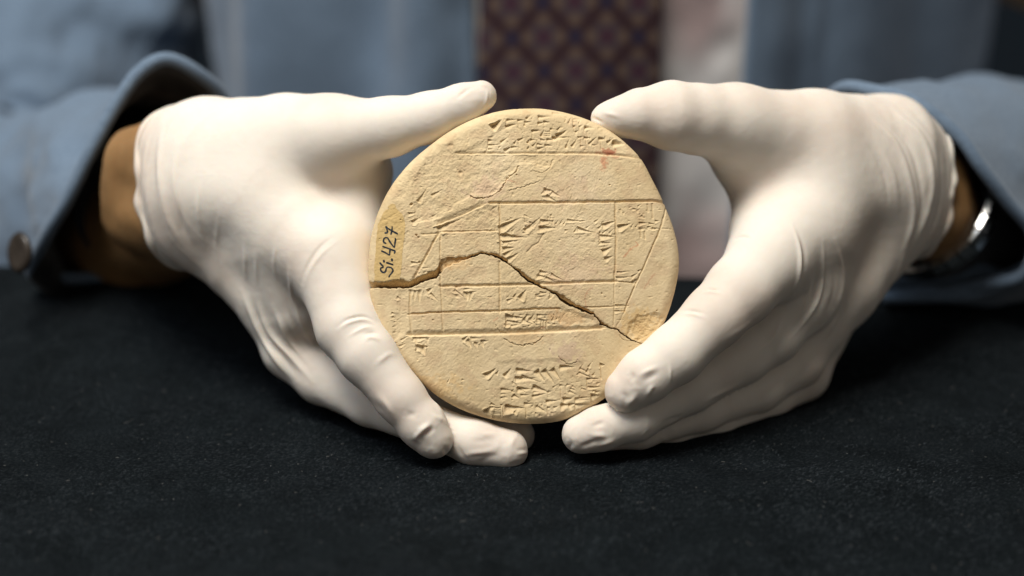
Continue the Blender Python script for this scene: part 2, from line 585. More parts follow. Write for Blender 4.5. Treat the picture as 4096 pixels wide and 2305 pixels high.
strokes('H', '350,350,340,550,70;420,360,415,550,60;500,360,495,560,70;640,350,720,310,70;700,400,820,530,60;1240,255,1420,260,40;1270,320,1420,320,40;1270,385,1330,380,60;1360,385,1470,370,60;1310,400,1320,540,80;1380,400,1350,550,60;1110,340,1260,460,50;130,460,230,540,50;230,500,300,510,50;240,690,340,660,40;210,750,330,710,40;120,860,240,780,50;70,890,210,880,40;50,970,150,940,40;80,1040,150,1000,40;150,1080,210,920,40;60,1060,140,1090,40;190,1190,320,1130,40;70,1255,140,1235,35;160,1290,280,1250,40;40,730,110,760,50;50,800,120,850,50;400,1160,680,1160,70;510,1170,580,1150,50;460,1300,660,1300,90;550,1310,600,1450,110;1240,1185,1330,1130,60;1380,1160,1600,1160,40;1440,1240,1530,1230,50;1560,1215,1680,1210,60;1330,1200,1400,1330,70;1470,1250,1480,1340,60;1580,1250,1600,1340,50;440,1180,450,1290,60;640,1180,650,1260,50')
strokes('L', '1590,720,1760,630,70;1050,830,1090,750,25;1260,790,1300,800,30')
strokes('I', '30,400,240,270,80;390,420,555,270,110;220,390,300,310,60;660,300,1000,340,110;640,470,1100,480,110;780,430,1160,560,90;1090,330,1240,570,120;1240,320,1440,600,120;1410,290,1570,540,110;1050,370,1150,250,60;1180,350,1310,230,60;1370,320,1470,210,60;1560,230,1860,250,110;1960,270,2040,170,50;2130,240,2200,150,50;1900,410,1960,340,50;2080,350,2150,260,60;2380,190,2480,210,70;2210,410,2270,350,45;2100,490,2380,495,60;1960,280,2130,350,70;1950,360,2230,480,60;2120,655,2400,655,60;2280,760,2380,745,60;2200,830,2370,830,100;680,690,960,710,110;960,710,1040,610,60;1020,640,1290,770,130;1000,760,1230,770,60;980,850,1300,790,80;340,710,620,730,80;550,750,620,690,60;330,810,500,795,50;320,890,480,850,60;550,880,610,800,60;600,830,720,900,90;740,820,970,830,60;1540,630,1670,640,60;1690,610,1780,625,60;1780,575,1850,570,40;1890,545,2020,548,40;1290,770,1390,750,60;1400,660,1540,600,50;1760,690,1920,760,60;1740,750,1920,840,70;1800,640,1900,700,50;2000,690,2110,740,60;1990,640,2090,660,50;1620,900,1820,905,120;1870,900,2200,870,80;1870,940,2200,915,60;1860,1030,2200,1000,80;1730,1030,1860,1000,110;1580,1030,1720,1030,120;1270,955,1540,940,90;1290,1080,1370,1075,60;1410,1080,1540,1050,60;820,1000,1010,1010,90;960,1070,1030,990,50;1070,1060,1130,990,50;1160,1050,1220,960,50;890,965,980,950,50;1060,1060,1280,1180,70;440,1060,840,1100,130;450,1150,560,1060,60;600,1190,700,1070,60;10,1170,110,1080,140;110,1080,210,1060,60;320,1030,390,1020,60;130,1000,220,1040,60')
lines('I', '200,1100,310,1100;200,1140,310,1145;190,1180,310,1185;190,1215,320,1220;320,1050,330,1290;370,1050,380,1230;845,1060,850,1290;1290,1080,1300,1230;2095,490,2110,700;1570,660,1580,960;1660,640,1680,860;2200,830,2200,1000;1860,900,1860,1140;625,440,570,600;770,420,720,520;2390,200,2400,490')
strokes('J', '860,430,990,290,100;620,490,740,450,60;740,420,800,350,60;1170,390,1260,370,50;1180,420,1400,410,50;1270,330,1400,340,60;620,790,940,830,110;940,855,1040,760,70;1060,855,1140,760,70;620,890,930,930,90;610,970,760,930,60;700,980,900,940,70;1210,770,1440,780,50;1200,860,1480,880,60;1480,880,1550,770,50;1580,860,1610,800,40;930,870,1140,960,60;1060,860,1190,960,50;1700,780,1780,650,25;1700,770,1860,670,25')
lines('J', '1280,900,1280,1020;1330,900,1330,1030;1385,900,1390,1020;1210,780,1200,860;600,790,600,1000;740,760,740,840')
strokes('K', '610,320,830,305,35;600,400,820,385,45;820,385,920,330,40;910,300,990,265,35;830,470,950,390,60;580,800,760,790,40;570,885,740,885,40')

# crowded, half-worn small strokes between the clear signs
rw = np.random.RandomState(21)
for poly, cnt in (([(1985, 470), (2120, 450), (2290, 455), (2400, 510), (2480, 560), (2530, 600), (2460, 608), (1960, 608), (1965, 560), (2080, 545)], 85),
                  ([(2050, 1470), (2230, 1465), (2390, 1470), (2400, 1600), (2330, 1650), (2180, 1668), (1990, 1655), (1995, 1600), (2060, 1540)], 95),
                  ([(2010, 875), (2120, 850), (2300, 870), (2440, 870), (2450, 940), (2300, 920), (2100, 930), (2010, 1000)], 26),
                  ([(2480, 830), (2640, 830), (2620, 910), (2480, 905)], 14), ([(2015, 1255), (2230, 1250), (2230, 1310), (2020, 1315)], 16)):
    px_, py_ = np.array(poly).T
    n_ = 0
    while n_ < cnt:
        x, y = rw.uniform(px_.min(), px_.max()), rw.uniform(py_.min(), py_.max())
        if not inpoly(poly, np.array([x]), np.array([y]))[0]:
            continue
        a_ = rw.choice([0.0, 0.05, -0.6, 1.45, 0.7], p=[0.32, 0.18, 0.2, 0.2, 0.1]) + rw.normal(0, 0.12)
        l_ = rw.uniform(9, 24)
        wedge('S', x, y, x + l_ * math.cos(a_), y + l_ * math.sin(a_), rw.uniform(6, 11), 0.42)
        n_ += 1

# hairline cracks
hair('P', [(820, 720), (870, 735), (930, 730), (1000, 705), (1060, 650), (1090, 590), (1150, 540), (1180, 490)], 2.6, 9)
hair('P', [(1275, 525), (1350, 540), (1415, 505), (1425, 450)], 2.2, 4)
hair('P', [(1100, 680), (1200, 650), (1340, 600)], 3, 3)
hair('J', [(400, 960), (420, 1040), (520, 1110), (600, 1130)], 2.4, 4)
hair('J', [(560, 1230), (700, 1320), (960, 1360), (1200, 1290), (1310, 1190)], 2.4, 6)
hair('I', [(1530, 40), (1600, 120), (1700, 190), (1790, 195), (1900, 130)], 2.2, 5)
hair('I', [(560, 550), (650, 620), (700, 700), (820, 760)], 2.2, 5)
hair('K', [(640, 1240), (700, 1300), (790, 1310)], 2.2, 3)

# little holes
for t, x, y, r, dp in (('G', 935, 372, 20, 13), ('G', 970, 410, 16, 9), ('C', 850, 905, 30, 9), ('C', 630, 1230, 26, 6), ('G', 265, 440, 18, 5),
                       ('G', 985, 855, 20, 9), ('K', 390, 635, 12, 7), ('P', 1165, 560, 6, 8), ('P', 1858, 632, 8, 6),
                       ('C', 1850, 265, 45, 6), ('K', 1190, 885, 12, 6), ('H', 1130, 300, 25, 6), ('H', 735, 855, 20, 4), ('H', 1150, 450, 40, 4)):
    cx, cy = tp(t, x, y)
    r = r / TILES[t][2]
    sl = box((cx,), (cy,), r * 2)
    REL[sl] -= dp * np.clip(1.3 - np.hypot(WX[sl] - cx, (WY[sl] - cy) * 1.2) / r, 0, 1)

# grain: pits, slanting tool streaks, dust-like grit
streak_x = gx * 0.80 - gy * 0.60
streak_y = gx * 0.60 + gy * 0.80
rough_mask = 0.45 + 0.55 * sstep(-0.25, 0.35, fbm2(gx, gy, 1 / 160, 3, 71))
worn = sstep(1.0, 0.6, np.hypot((gx - 2010) / 640, (gy - 900) / 520))
SURF = REL + LIP * sstep(-1.5, 0.0, REL)
SURF += 2.2 * fbm2(gx, gy, 1 / 120, 3, 77)
SURF += 0.60 * rough_mask * fbm2(streak_x / 2.2, streak_y, 1 / 9, 4, 81, 0.6)
SURF += (0.42 + 0.30 * worn) * fbm2(gx, gy, 1 / 7.5, 3, 91, 0.6)
pit = vn3(np.stack([gx / 10, gy / 10, gx * 0 + 3.3], -1), 1.0)
SURF -= 2.6 * np.clip(pit - 0.55, 0, 1) / 0.45
fl = fbm2(streak_x / 1.6, streak_y, 1 / 30, 4, 97, 0.55)
SURF += worn * 0.9 * sstep(-0.08, 0.08, fl)

# the break through the tablet: upper and lower lip
UP_ = np.array([(1380, 1128), (1473, 1127), (1548, 1126), (1584, 1117), (1614, 1118), (1632, 1127), (1652, 1117), (1681, 1105), (1725, 1086), (1752, 1076),
                (1758, 1048), (1766, 1034), (1791, 1028), (1865, 1026), (1924, 1008), (1978, 1013), (2031, 1037), (2034, 1054), (2059, 1067), (2112, 1105), (2158, 1134), (2163, 1140),
                (2193, 1158), (2231, 1170), (2252, 1179), (2264, 1189), (2293, 1210), (2324, 1224), (2355, 1237), (2374, 1251), (2388, 1268), (2408, 1287),
                (2430, 1298), (2446, 1311), (2468, 1317), (2504, 1344), (2526, 1361), (2540, 1363), (2570, 1376), (2640, 1405), (2800, 1440)], float)
LO_ = np.array([(1380, 1156), (1478, 1155), (1588, 1154), (1620, 1156), (1650, 1149), (1672, 1138), (1703, 1124), (1750, 1111), (1757, 1098), (1773, 1080), (1800, 1062), (1860, 1040),
                (1924, 1016), (1967, 1022), (2026, 1054), (2048, 1067), (2075, 1094), (2112, 1128), (2155, 1147), (2198, 1167), (2223, 1180), (2239, 1199), (2252, 1213),
                (2276, 1223), (2305, 1235), (2334, 1248), (2355, 1255), (2376, 1260), (2388, 1275), (2403, 1300), (2428, 1310), (2446, 1316), (2468, 1322), (2504, 1348),
                (2526, 1365), (2540, 1367), (2570, 1380), (2640, 1409), (2800, 1444)], float)


def lip_up(x):
    return np.interp(x, UP_[:, 0], UP_[:, 1])


def lip_lo(x):
    return np.interp(x, LO_[:, 0], LO_[:, 1])


jx = gx + fbm2(gx, gy, 1 / 14, 3, 101) * 3.0
jy = gy + fbm2(gx, gy, 1 / 12, 4, 103) * 3.2
yu, yl = lip_up(jx), lip_lo(jx)
gap = np.maximum(yl - yu, 2.5)
tt = (jy - yu) / gap
shelf = sstep(1752, 1775, gx) * sstep(1905, 1860, gx)          # broken shelf right of the step
deep = np.where(gx < 1760, 48.0, np.where(gx < 2540, 30.0, 12.0)) * (1 - 0.55 * shelf)
deep = deep * sstep(2720, 2560, gx) + 1
inside = (tt > 0) & (tt < 1)
# worn-down upper lip, then a wall falling to the bottom of the break against the lower piece
wall = deep * np.where(shelf > 0.5, np.clip(tt * 2.2, 0, 1), np.clip(tt * 1.05, 0, 1) ** 0.8)
SURF = np.where(inside, np.minimum(SURF, 0) * 0.3 - wall + 2.5 * fbm2(gx, gy, 1 / 11, 4, 107) * np.clip(tt * 4, 0, 1), SURF)
dlo = np.where(tt >= 1, jy - yl, 99)
SURF = np.where((dlo >= 0) & (dlo < 2.0), SURF - 1.0 * (1 - dlo / 2.0), SURF)
dup = np.where(tt <= 0, yu - jy, 99)
SURF = np.where((dup >= 0) & (dup < 5), SURF - 2.2 * (1 - dup / 5), SURF)
# narrow dark slit hugging the lower piece
slit = inside & (gx > 1905) & (gx < 2545) & (jy > yl - np.maximum(3.5, 0.38 * gap))
SURF = np.where(slit, -75, SURF)
slit2 = inside & (gx < 1905) & (jy > yl - 4.5) & (shelf < 0.5)
SURF = np.where(slit2, -60, SURF)

# ---- outline of the tablet in the photograph
TCX, TCY = 2099.0, 1065.0
_o = [(1720, 577), (1590, 701), (1507, 850), (1489, 904), (1469, 1041), (1474, 1167), (1528, 1350), (1638, 1485), (1715, 1565), (1859, 1650), (2000, 1690), (2134, 1700),
      (2250, 1688), (2386, 1622), (2500, 1530), (2610, 1400), (2667, 1281), (2700, 1182), (2723, 1055), (2720, 1008), (2688, 880), (2661, 814), (2612, 715), (2570, 631),
      (2542, 600), (2464, 532), (2355, 474), (2220, 436), (2102, 428), (2000, 438), (1947, 451), (1830, 500)]
_a = np.array([math.atan2(TCY - y, x - TCX) for x, y in _o])
_r = np.array([math.hypot(x - TCX, TCY - y) for x, y in _o])
_k = np.argsort(_a)
_a, _r = _a[_k], _r[_k]
_fa = np.linspace(-math.pi, math.pi, 721)
_fr = np.interp(_fa, np.r_[_a - 2 * math.pi, _a, _a + 2 * math.pi], np.r_[_r, _r, _r])
_ker = np.hanning(25)
_ker /= _ker.sum()
_fr = np.convolve(np.r_[_fr[-41:-1], _fr, _fr[1:41]], _ker, 'same')[40:-40]


def rim(th):
    return np.interp(th, _fa, _fr)


def bil(A, x, y):
    x = np.clip(x - TX0, 0, TW - 1.001)
    y = np.clip(y - TY0, 0, TW - 1.001)
    i, j = x.astype(int), y.astype(int)
    fx, fy = x - i, y - j
    return (A[j, i] * (1 - fx) * (1 - fy) + A[j, i + 1] * fx * (1 - fy) + A[j + 1, i] * (1 - fx) * fy + A[j + 1, i + 1] * fx * fy)


N = 700
gu = np.linspace(-1, 1, N)
A_, B_ = np.meshgrid(gu, gu)
rho = np.maximum(np.abs(A_), np.abs(B_))
ru = np.hypot(A_, B_) + 1e-12
# square to disc, keeping cells near the middle square
thq = np.arctan2(B_, A_)
RIMR = rim(thq)
PF, CORN, THICK = 0.93, 46.0, 255.0
rin = RIMR - CORN
s_in = np.clip(rho / PF, 0, 1)
phi = np.clip((rho - PF) / (1 - PF), 0, 1) * math.pi / 2
rr = np.where(rho < PF, s_in * rin, rin + CORN * np.sin(phi))
ex, ey = A_ / ru, B_ / ru
px = TCX + rr * ex
py = TCY - rr * ey
pz = -CORN * (1 - np.cos(phi)) - 10.0 * (rr / RIMR) ** 4
h = bil(SURF, px, py)
h = h * (0.35 + 0.65 * np.cos(phi))
px = px + h * np.sin(phi) * ex
py = py - h * np.sin(phi) * ey
pz = pz + h * np.cos(phi)
FV = np.stack([px.ravel(), py.ravel(), pz.ravel()], 1)
ii = np.arange(N * N).reshape(N, N)
FQ = np.stack([ii[:-1, :-1], ii[:-1, 1:], ii[1:, 1:], ii[1:, :-1]], -1).reshape(-1, 4)
ringi = np.r_[ii[0, :], ii[1:, -1], ii[-1, -2::-1], ii[-2:0:-1, 0]]
th_r = thq.ravel()[ringi]
last = ringi
nv = N * N
vs, fs = [FV], [FQ]
zb = FV[ringi, 2]
for f in (0.15, 0.35, 0.55, 0.72, 0.86, 0.95, 1.0, 1.0, 1.0, 1.0):
    pass
prof = [(1.004, 0.2), (1.008, 0.4), (1.004, 0.6), (0.99, 0.76), (0.96, 0.88), (0.90, 0.97), (0.75, 1.03), (0.5, 1.07), (0.2, 1.09), (0.02, 1.09)]
for fr, fz in prof:
    R = rim(th_r) * fr
    wob = fbm2(np.cos(th_r) * 3, np.sin(th_r) * 3, 2.0, 4, 41) * 3
    V = np.stack([TCX + (R + wob) * np.cos(th_r), TCY - (R + wob) * np.sin(th_r), zb * (1 - fz) - THICK * fz], 1)
    idx = nv + np.arange(len(ringi))
    a, b2 = last, np.roll(last, -1)
    c, d = np.roll(idx, -1), idx
    fs.append(np.stack([a, d, c, b2], 1))
    vs.append(V)
    last = idx
    nv += len(ringi)
TV = np.concatenate(vs)
TF = np.concatenate(fs)


def stain_layer(x, y):
    c = np.ones((len(x), 3), np.float32)

    def blot(cx, cy, rx, ry, col, k=1.0, seed=0):
        m = (np.abs(x - cx) < rx * 2.2) & (np.abs(y - cy) < ry * 2.2)
        X, Y = x[m], y[m]
        d = np.hypot((X - cx) / rx, (Y - cy) / ry) + 0.55 * fbm2(X, Y, 1 / 14, 3, 111 + seed)
        a = (sstep(1.15, 0.55, d) * k)[:, None]
        c[m] = c[m] * (1 - a) + a * np.array(col) * c[m]

    def streakp(t, pts, wd, col, k):
        P = np.array([tp(t, *p) for p in pts])
        m = (x > P[:, 0].min() - 12) & (x < P[:, 0].max() + 12) & (y > P[:, 1].min() - 12) & (y < P[:, 1].max() + 12)
        X = x[m] + fbm2(x[m], y[m], 1 / 8, 3, 117) * 3
        Y = y[m] + fbm2(x[m], y[m], 1 / 8, 3, 119) * 3
        D, _ = polydist(P[:, 0], P[:, 1], X, Y)
        a = (np.clip(1.3 - D / wd, 0, 1) * k)[:, None]
        c[m] = c[m] * (1 - a) + a * np.array(col) * c[m]

    red = (0.72, 0.42, 0.40)
    blot(2424, 606, 44, 16, red, 0.95, 1)
    blot(2448, 612, 22, 9, red, 0.6, 2)
    blot(2414, 655, 16, 26, (0.86, 0.52, 0.48), 0.8, 3)
    blot(2460, 628, 16, 6, red, 0.5, 4)
    streakp('E', [(1160, 1080), (1210, 1150), (1130, 1170), (1040, 1240), (980, 1300), (900, 1400)], 3.0, (0.83, 0.5, 0.46), 0.75)
    streakp('K', [(1160, 350), (1100, 410), (1060, 480), (1000, 560)], 3.0, (0.78, 0.55, 0.55), 0.6)
    streakp('K', [(250, 540), (190, 590), (160, 650), (140, 720), (165, 830)], 2.5, (0.75, 0.5, 0.48), 0.6)
    streakp('D', [(370, 110), (540, 150)], 3.0, (0.85, 0.6, 0.6), 0.6)
    streakp('J', [(360, 880), (440, 840)], 4.0, (0.8, 0.55, 0.52), 0.6)
    blot(2172, 1312, 16, 6, (0.85, 0.6, 0.55), 0.6, 5)
    blot(2268, 1408, 55, 42, (0.86, 0.80, 0.90), 0.8, 6)
    blot(1945, 760, 90, 50, (0.96, 0.90, 0.98), 0.7, 7)
    blot(2310, 1090, 120, 70, (0.97, 0.92, 1.0), 0.6, 8)
    blot(2270, 760, 120, 70, (0.97, 0.93, 1.0), 0.5, 9)
    blot(2270, 1270, 90, 35, (1.03, 0.92, 0.82), 0.8, 10)
    blot(2570, 1300, 90, 70, (1.0, 0.90, 0.74), 0.8, 11)
    blot(1830, 1050, 60, 30, (1.02, 0.93, 0.84), 0.8, 12)
    blot(1660, 1550, 180, 60, (1.02, 0.93, 0.80), 0.8, 13)
    # faint clouding of the whole face
    m_ = fbm2(x, y, 1 / 150, 4, 131)
    c *= 1 + 0.07 * np.clip(m_, -1, 1)[:, None] * np.array([0.8, 1.0, 1.5])
    m_ = sstep(0.25, 0.6, fbm2(x, y, 1 / 45, 4, 137))
    c *= 1 - 0.10 * m_[:, None] * np.array([0.6, 0.9, 0.9])
    blot(2110, 1350, 70, 30, (0.98, 0.9, 0.86), 0.6, 14)
    return c


def t2w(V):
    """tablet pixels (x, y, height) -> world"""
    return c2w(np.stack([(V[:, 0] - 2048) * S0, (1152.5 - V[:, 1]) * S0, -FOC + V[:, 2] * S0], 1))


stain = stain_layer(TV[:, 0], TV[:, 1])
# clay inside the break is coloured a darker brown than the outer face
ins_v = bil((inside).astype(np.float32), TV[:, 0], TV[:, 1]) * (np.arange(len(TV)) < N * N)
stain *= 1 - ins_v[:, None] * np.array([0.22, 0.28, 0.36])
cent = TV[TF].mean(1)
mid = np.where(cent[:, 0] < 1760, lip_lo(cent[:, 0]) - 3, lip_lo(cent[:, 0]) - 2)
upper = cent[:, 1] < mid
TWV = t2w(TV)
tablet = empty("clay_tablet", t2w(np.array([[TCX, TCY + 640, -120.0]]))[0].tolist())
tag(tablet, "round buff clay tablet with cuneiform writing and ruled lines, cracked across, held in gloved hands", "tablet")
for nm, sel in (("upper_fragment", upper), ("lower_fragment", ~upper)):
    f = TF[sel]
    u, inv = np.unique(f, return_inverse=True)
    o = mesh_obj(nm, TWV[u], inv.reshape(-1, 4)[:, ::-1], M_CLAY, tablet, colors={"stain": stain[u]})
    if nm == "upper_fragment":
        tag(o, "upper piece of the broken tablet, with the inked number")
        upper_o = o
    else:
        tag(o, "lower piece of the broken tablet, below the jagged crack")


def face_h(x, y):
    r = np.hypot(x - TCX, y - TCY)
    th = np.arctan2(TCY - y, x - TCX)
    return bil(SURF, x, y) - 10.0 * (r / rim(th)) ** 4


def mask_mesh(name, msk, step, x0, y0, lift, mat, parent):
    H_, W_ = msk.shape
    vid = -np.ones((H_ + 1, W_ + 1), int)
    jj, ii_ = np.nonzero(msk)
    for a in (0, 1):
        for c in (0, 1):
            vid[jj + a, ii_ + c] = 0
    q = np.argwhere(vid == 0)
    vid[vid == 0] = np.arange(len(q))
    x = x0 + q[:, 1] * step
    y = y0 + q[:, 0] * step
    # lies on the clay, bridging the finest grain
    z = np.maximum.reduce([face_h(x + a, y + c) for a in (-1.5, 0, 1.5) for c in (-1.5, 0, 1.5)]) + lift
    F = np.stack([vid[jj, ii_], vid[jj + 1, ii_], vid[jj + 1, ii_ + 1], vid[jj, ii_ + 1]], 1)
    return mesh_obj(name, t2w(np.stack([x, y, z], 1)), F, mat, parent)


PP = [(165, 1205), (170, 900), (195, 500), (222, 230), (262, 120)]
PP = [tp('G', *p) for p in PP] + [tp('C', *p) for p in [(250, 1120), (310, 1045), (395, 1000), (352, 958), (450, 900), (520, 920), (540, 1000), (650, 1110), (705, 1230)]] \
    + [tp('G', *p) for p in [(722, 140), (728, 230), (690, 560), (668, 800), (650, 1000), (628, 1165), (560, 1160), (400, 1200)]]
st = 1.5
x0, y0 = 1490, 800
XX, YY = np.meshgrid(x0 + (np.arange(100) + .5) * st, y0 + (np.arange(230) + .5) * st)
msk = inpoly(PP, XX + fbm2(XX, YY, 1 / 18, 3, 121) * 2.5, YY + fbm2(XX, YY, 1 / 18, 3, 123) * 2.5)
patch = mask_mesh("number_patch", msk, st, x0, y0, 0.5, M_PATCH, upper_o)
tag(patch, "yellow varnished strip with the handwritten number Si. 427")

INK = [[(272, 872), (300, 905), (322, 925), (322, 948), (285, 960), (283, 1000), (310, 1035), (345, 1042), (372, 1015), (385, 965), (415, 945), (470, 955), (500, 985), (500, 1020), (475, 1060), (450, 1085), (432, 1118)],
       [(395, 866), (440, 880), (500, 900)], [(338, 832), (342, 845)], [(486, 805), (489, 822)],
       [(322, 572), (400, 598), (470, 625), (538, 652), (532, 688)], [(305, 655), (370, 685), (438, 722), (446, 690), (452, 612)],
       [(372, 512), (345, 500), (332, 468), (340, 430), (375, 408), (410, 420), (440, 470), (480, 530), (528, 580), (540, 520), (552, 440), (545, 425)],
       [(365, 325), (398, 318), (402, 285), (378, 215), (410, 240), (460, 270), (582, 338)], [(490, 218), (484, 290), (468, 350)]]
st = 0.55
x0, y0 = 1510, 895
XX, YY = np.meshgrid(x0 + (np.arange(160) + .5) * st, y0 + (np.arange(400) + .5) * st)
msk = np.zeros(XX.shape, bool)
for k, pl in enumerate(INK):
    P = catmull([tp('G', *p) for p in pl], 6) if len(pl) > 2 else np.array([tp('G', *p) for p in pl])
    D, _ = polydist(P[:, 0], P[:, 1], XX, YY)
    msk |= D < (3.1 if len(pl) > 2 else 4.0) + 0.5 * np.sin(YY * 0.21 + k)
mask_mesh("lettering", msk, st, x0, y0, 1.6, M_INK, patch)

# ------------------------------------------------------------------ the person: hands, gloves, body
def surface_nets(f, org, h):
    s = f < 0
    nx, ny, nz = f.shape
    cnt = np.zeros((nx - 1, ny - 1, nz - 1), np.int8)
    for a in (0, 1):
        for b_ in (0, 1):
            for c in (0, 1):
                cnt += s[a:nx - 1 + a, b_:ny - 1 + b_, c:nz - 1 + c]
    act = (cnt > 0) & (cnt < 8)
    ijk = np.argwhere(act)
    vid = -np.ones(act.shape, np.int32)
    vid[act] = np.arange(len(ijk))
    acc = np.zeros((len(ijk), 3))
    num = np.zeros(len(ijk))
    cor = [(a, b_, c) for a in (0, 1) for b_ in (0, 1) for c in (0, 1)]
    for p in cor:
        for ax in range(3):
            if p[ax] == 0:
                q = list(p)
                q[ax] = 1
                fa = f[ijk[:, 0] + p[0], ijk[:, 1] + p[1], ijk[:, 2] + p[2]]
                fb = f[ijk[:, 0] + q[0], ijk[:, 1] + q[1], ijk[:, 2] + q[2]]
                m = (fa < 0) != (fb < 0)
                t = np.where(m, fa / np.where(m, fa - fb, 1), 0)
                P = np.tile(np.array(p, float), (len(ijk), 1))
                P[:, ax] += t
                acc[m] += P[m]
                num[m] += 1
    V = org + (ijk + acc / num[:, None]) * h
    quads = []
    for ax in range(3):
        sl0 = [slice(None)] * 3
        sl1 = [slice(None)] * 3
        sl0[ax] = slice(0, -1)
        sl1[ax] = slice(1, None)
        A, B = s[tuple(sl0)], s[tuple(sl1)]
        ch = np.argwhere(A != B)
        o1, o2 = [(1, 2), (2, 0), (0, 1)][ax]
        ok = (ch[:, o1] > 0) & (ch[:, o2] > 0) & (ch[:, o1] < f.shape[o1] - 1) & (ch[:, o2] < f.shape[o2] - 1)
        ch = ch[ok]
        d1 = np.zeros(3, int)
        d1[o1] = 1
        d2 = np.zeros(3, int)
        d2[o2] = 1
        g = lambda q: vid[q[:, 0], q[:, 1], q[:, 2]]
        Q = np.stack([g(ch - d1 - d2), g(ch - d2), g(ch), g(ch - d1)], 1)
        flip = ~A[ch[:, 0], ch[:, 1], ch[:, 2]]
        Q[flip] = Q[flip][:, ::-1]
        quads.append(Q)
    return V, np.concatenate(quads)


def relax(V, F, it=2, lam=0.5):
    for _ in range(it):
        s_ = np.zeros_like(V)
        n = np.zeros(len(V))
        for k in range(4):
            np.add.at(s_, F[:, k], V[F[:, (k + 1) % 4]])
            np.add.at(n, F[:, k], 1)
        V = V * (1 - lam) + lam * s_ / np.maximum(n, 1)[:, None]
    return V


def subdivide(V, F):
    e = np.sort(np.stack([F, np.roll(F, -1, 1)], -1).reshape(-1, 2), 1)
    key = e[:, 0].astype(np.int64) * len(V) + e[:, 1]
    uk, inv = np.unique(key, return_inverse=True)
    mid_ = (V[uk // len(V)] + V[uk % len(V)]) / 2
    n0, n1 = len(V), len(uk)
    em = inv.reshape(-1, 4) + n0
    fc = np.arange(len(F)) + n0 + n1
    Q = [np.stack([F[:, k], em[:, k], fc, em[:, (k - 1) % 4]], 1) for k in range(4)]
    return np.concatenate([V, mid_, V[F].mean(1)]), np.concatenate(Q)


def vnormals(V, F):
    n = np.cross(V[F[:, 2]] - V[F[:, 0]], V[F[:, 3]] - V[F[:, 1]])
    N_ = np.zeros_like(V)
    for k in range(4):
        np.add.at(N_, F[:, k], n)
    return N_ / (np.linalg.norm(N_, axis=1, keepdims=True) + 1e-12)


def J(px, py, wmm, r):
    """joint: pixel, depth in mm before the tablet face, radius in photograph pixels"""
    p = cs(px, py, wmm)
    return np.array([*p, r / FPX * (FOC - wmm / 1000.0)])


def capsule(P, a, b_):
    a = a.astype(P.dtype)
    d = (b_[:3] - a[:3]).astype(P.dtype)
    q = P - a[:3]
    dd = d @ d + P.dtype.type(1e-12)
    qd = q @ d
    t = np.clip(qd / dd, 0, 1)
    # |q - t d|^2 without building the vectors
    s2 = (q * q).sum(-1) - 2 * t * qd + t * t * dd
    return np.sqrt(np.maximum(s2, 0)) - (a[3] + t * P.dtype.type(b_[3] - a[3]))


def smin(a, b_, k):
    h = np.maximum(k - np.abs(a - b_), 0)
    return np.minimum(a, b_) - h * h * (0.25 / k)


def chain(P, js, k=0.003):
    d = None
    for i in range(len(js) - 1):
        c = capsule(P, js[i], js[i + 1])
        d = c if d is None else smin(d, c, k)
    return d


def hand_sdf(P, H, shrink=0.0):
    f = None
    for js in H['palm']:
        c = chain(P, js, 0.004)
        f = c if f is None else smin(f, c, H.get('kp', 0.014))
    out = f
    for js, k in H['fingers']:
        c = chain(P, js)
        out = np.minimum(out, smin(f, c, k))
    return out + shrink


LEFT = {
    'palm': [[J(560, 650, -75, 175), J(830, 585, -50, 185), J(1150, 555, -35, 172), J(1330, 545, -26, 150)],
             [J(560, 860, -80, 170), J(830, 900, -56, 185), J(1010, 1060, -52, 165), J(1085, 1170, -48, 145)],
             [J(800, 760, -48, 190), J(1080, 800, -34, 190), J(1310, 1040, -20, 150)],
             [J(1150, 1000, -36, 165), J(1205, 1235, -37, 124)],
             [J(1310, 590, -34, 125), J(1455, 690, -38, 108), J(1432, 950, -32, 112)]],
    'fingers': [([J(1330, 545, -26, 148), J(1560, 508, -16, 116), J(1720, 470, -12, 98), J(1850, 420, -10, 80), J(1926, 384, -10, 62)], 0.007),
                ([J(1310, 1020, -18, 152), J(1400, 1310, -8, 134), J(1470, 1420, -3, 118), J(1600, 1590, 0, 97), J(1690, 1700, 0, 92), J(1733, 1757, 0, 80)], 0.007),
                ([J(1085, 1170, -48, 140), J(1170, 1395, -46, 118), J(1290, 1510, -40, 104), J(1480, 1610, -26, 92), J(1720, 1705, -12, 84), J(1900, 1770, -7, 90), J(2028, 1800, -6, 84)], 0.006),
                ([J(1040, 1120, -66, 130), J(1160, 1330, -66, 112), J(1380, 1520, -52, 96), J(1700, 1640, -30, 84), J(2000, 1715, -20, 78), J(2072, 1740, -19, 68)], 0.006),
                ([J(1000, 1060, -82, 118), J(1140, 1260, -84, 98), J(1380, 1430, -70, 84), J(1640, 1560, -50, 74), J(1830, 1620, -42, 62)], 0.006)],
    'cut': (cs(715, 765, -62), np.array([-0.78, 0.02, -0.62])),
}
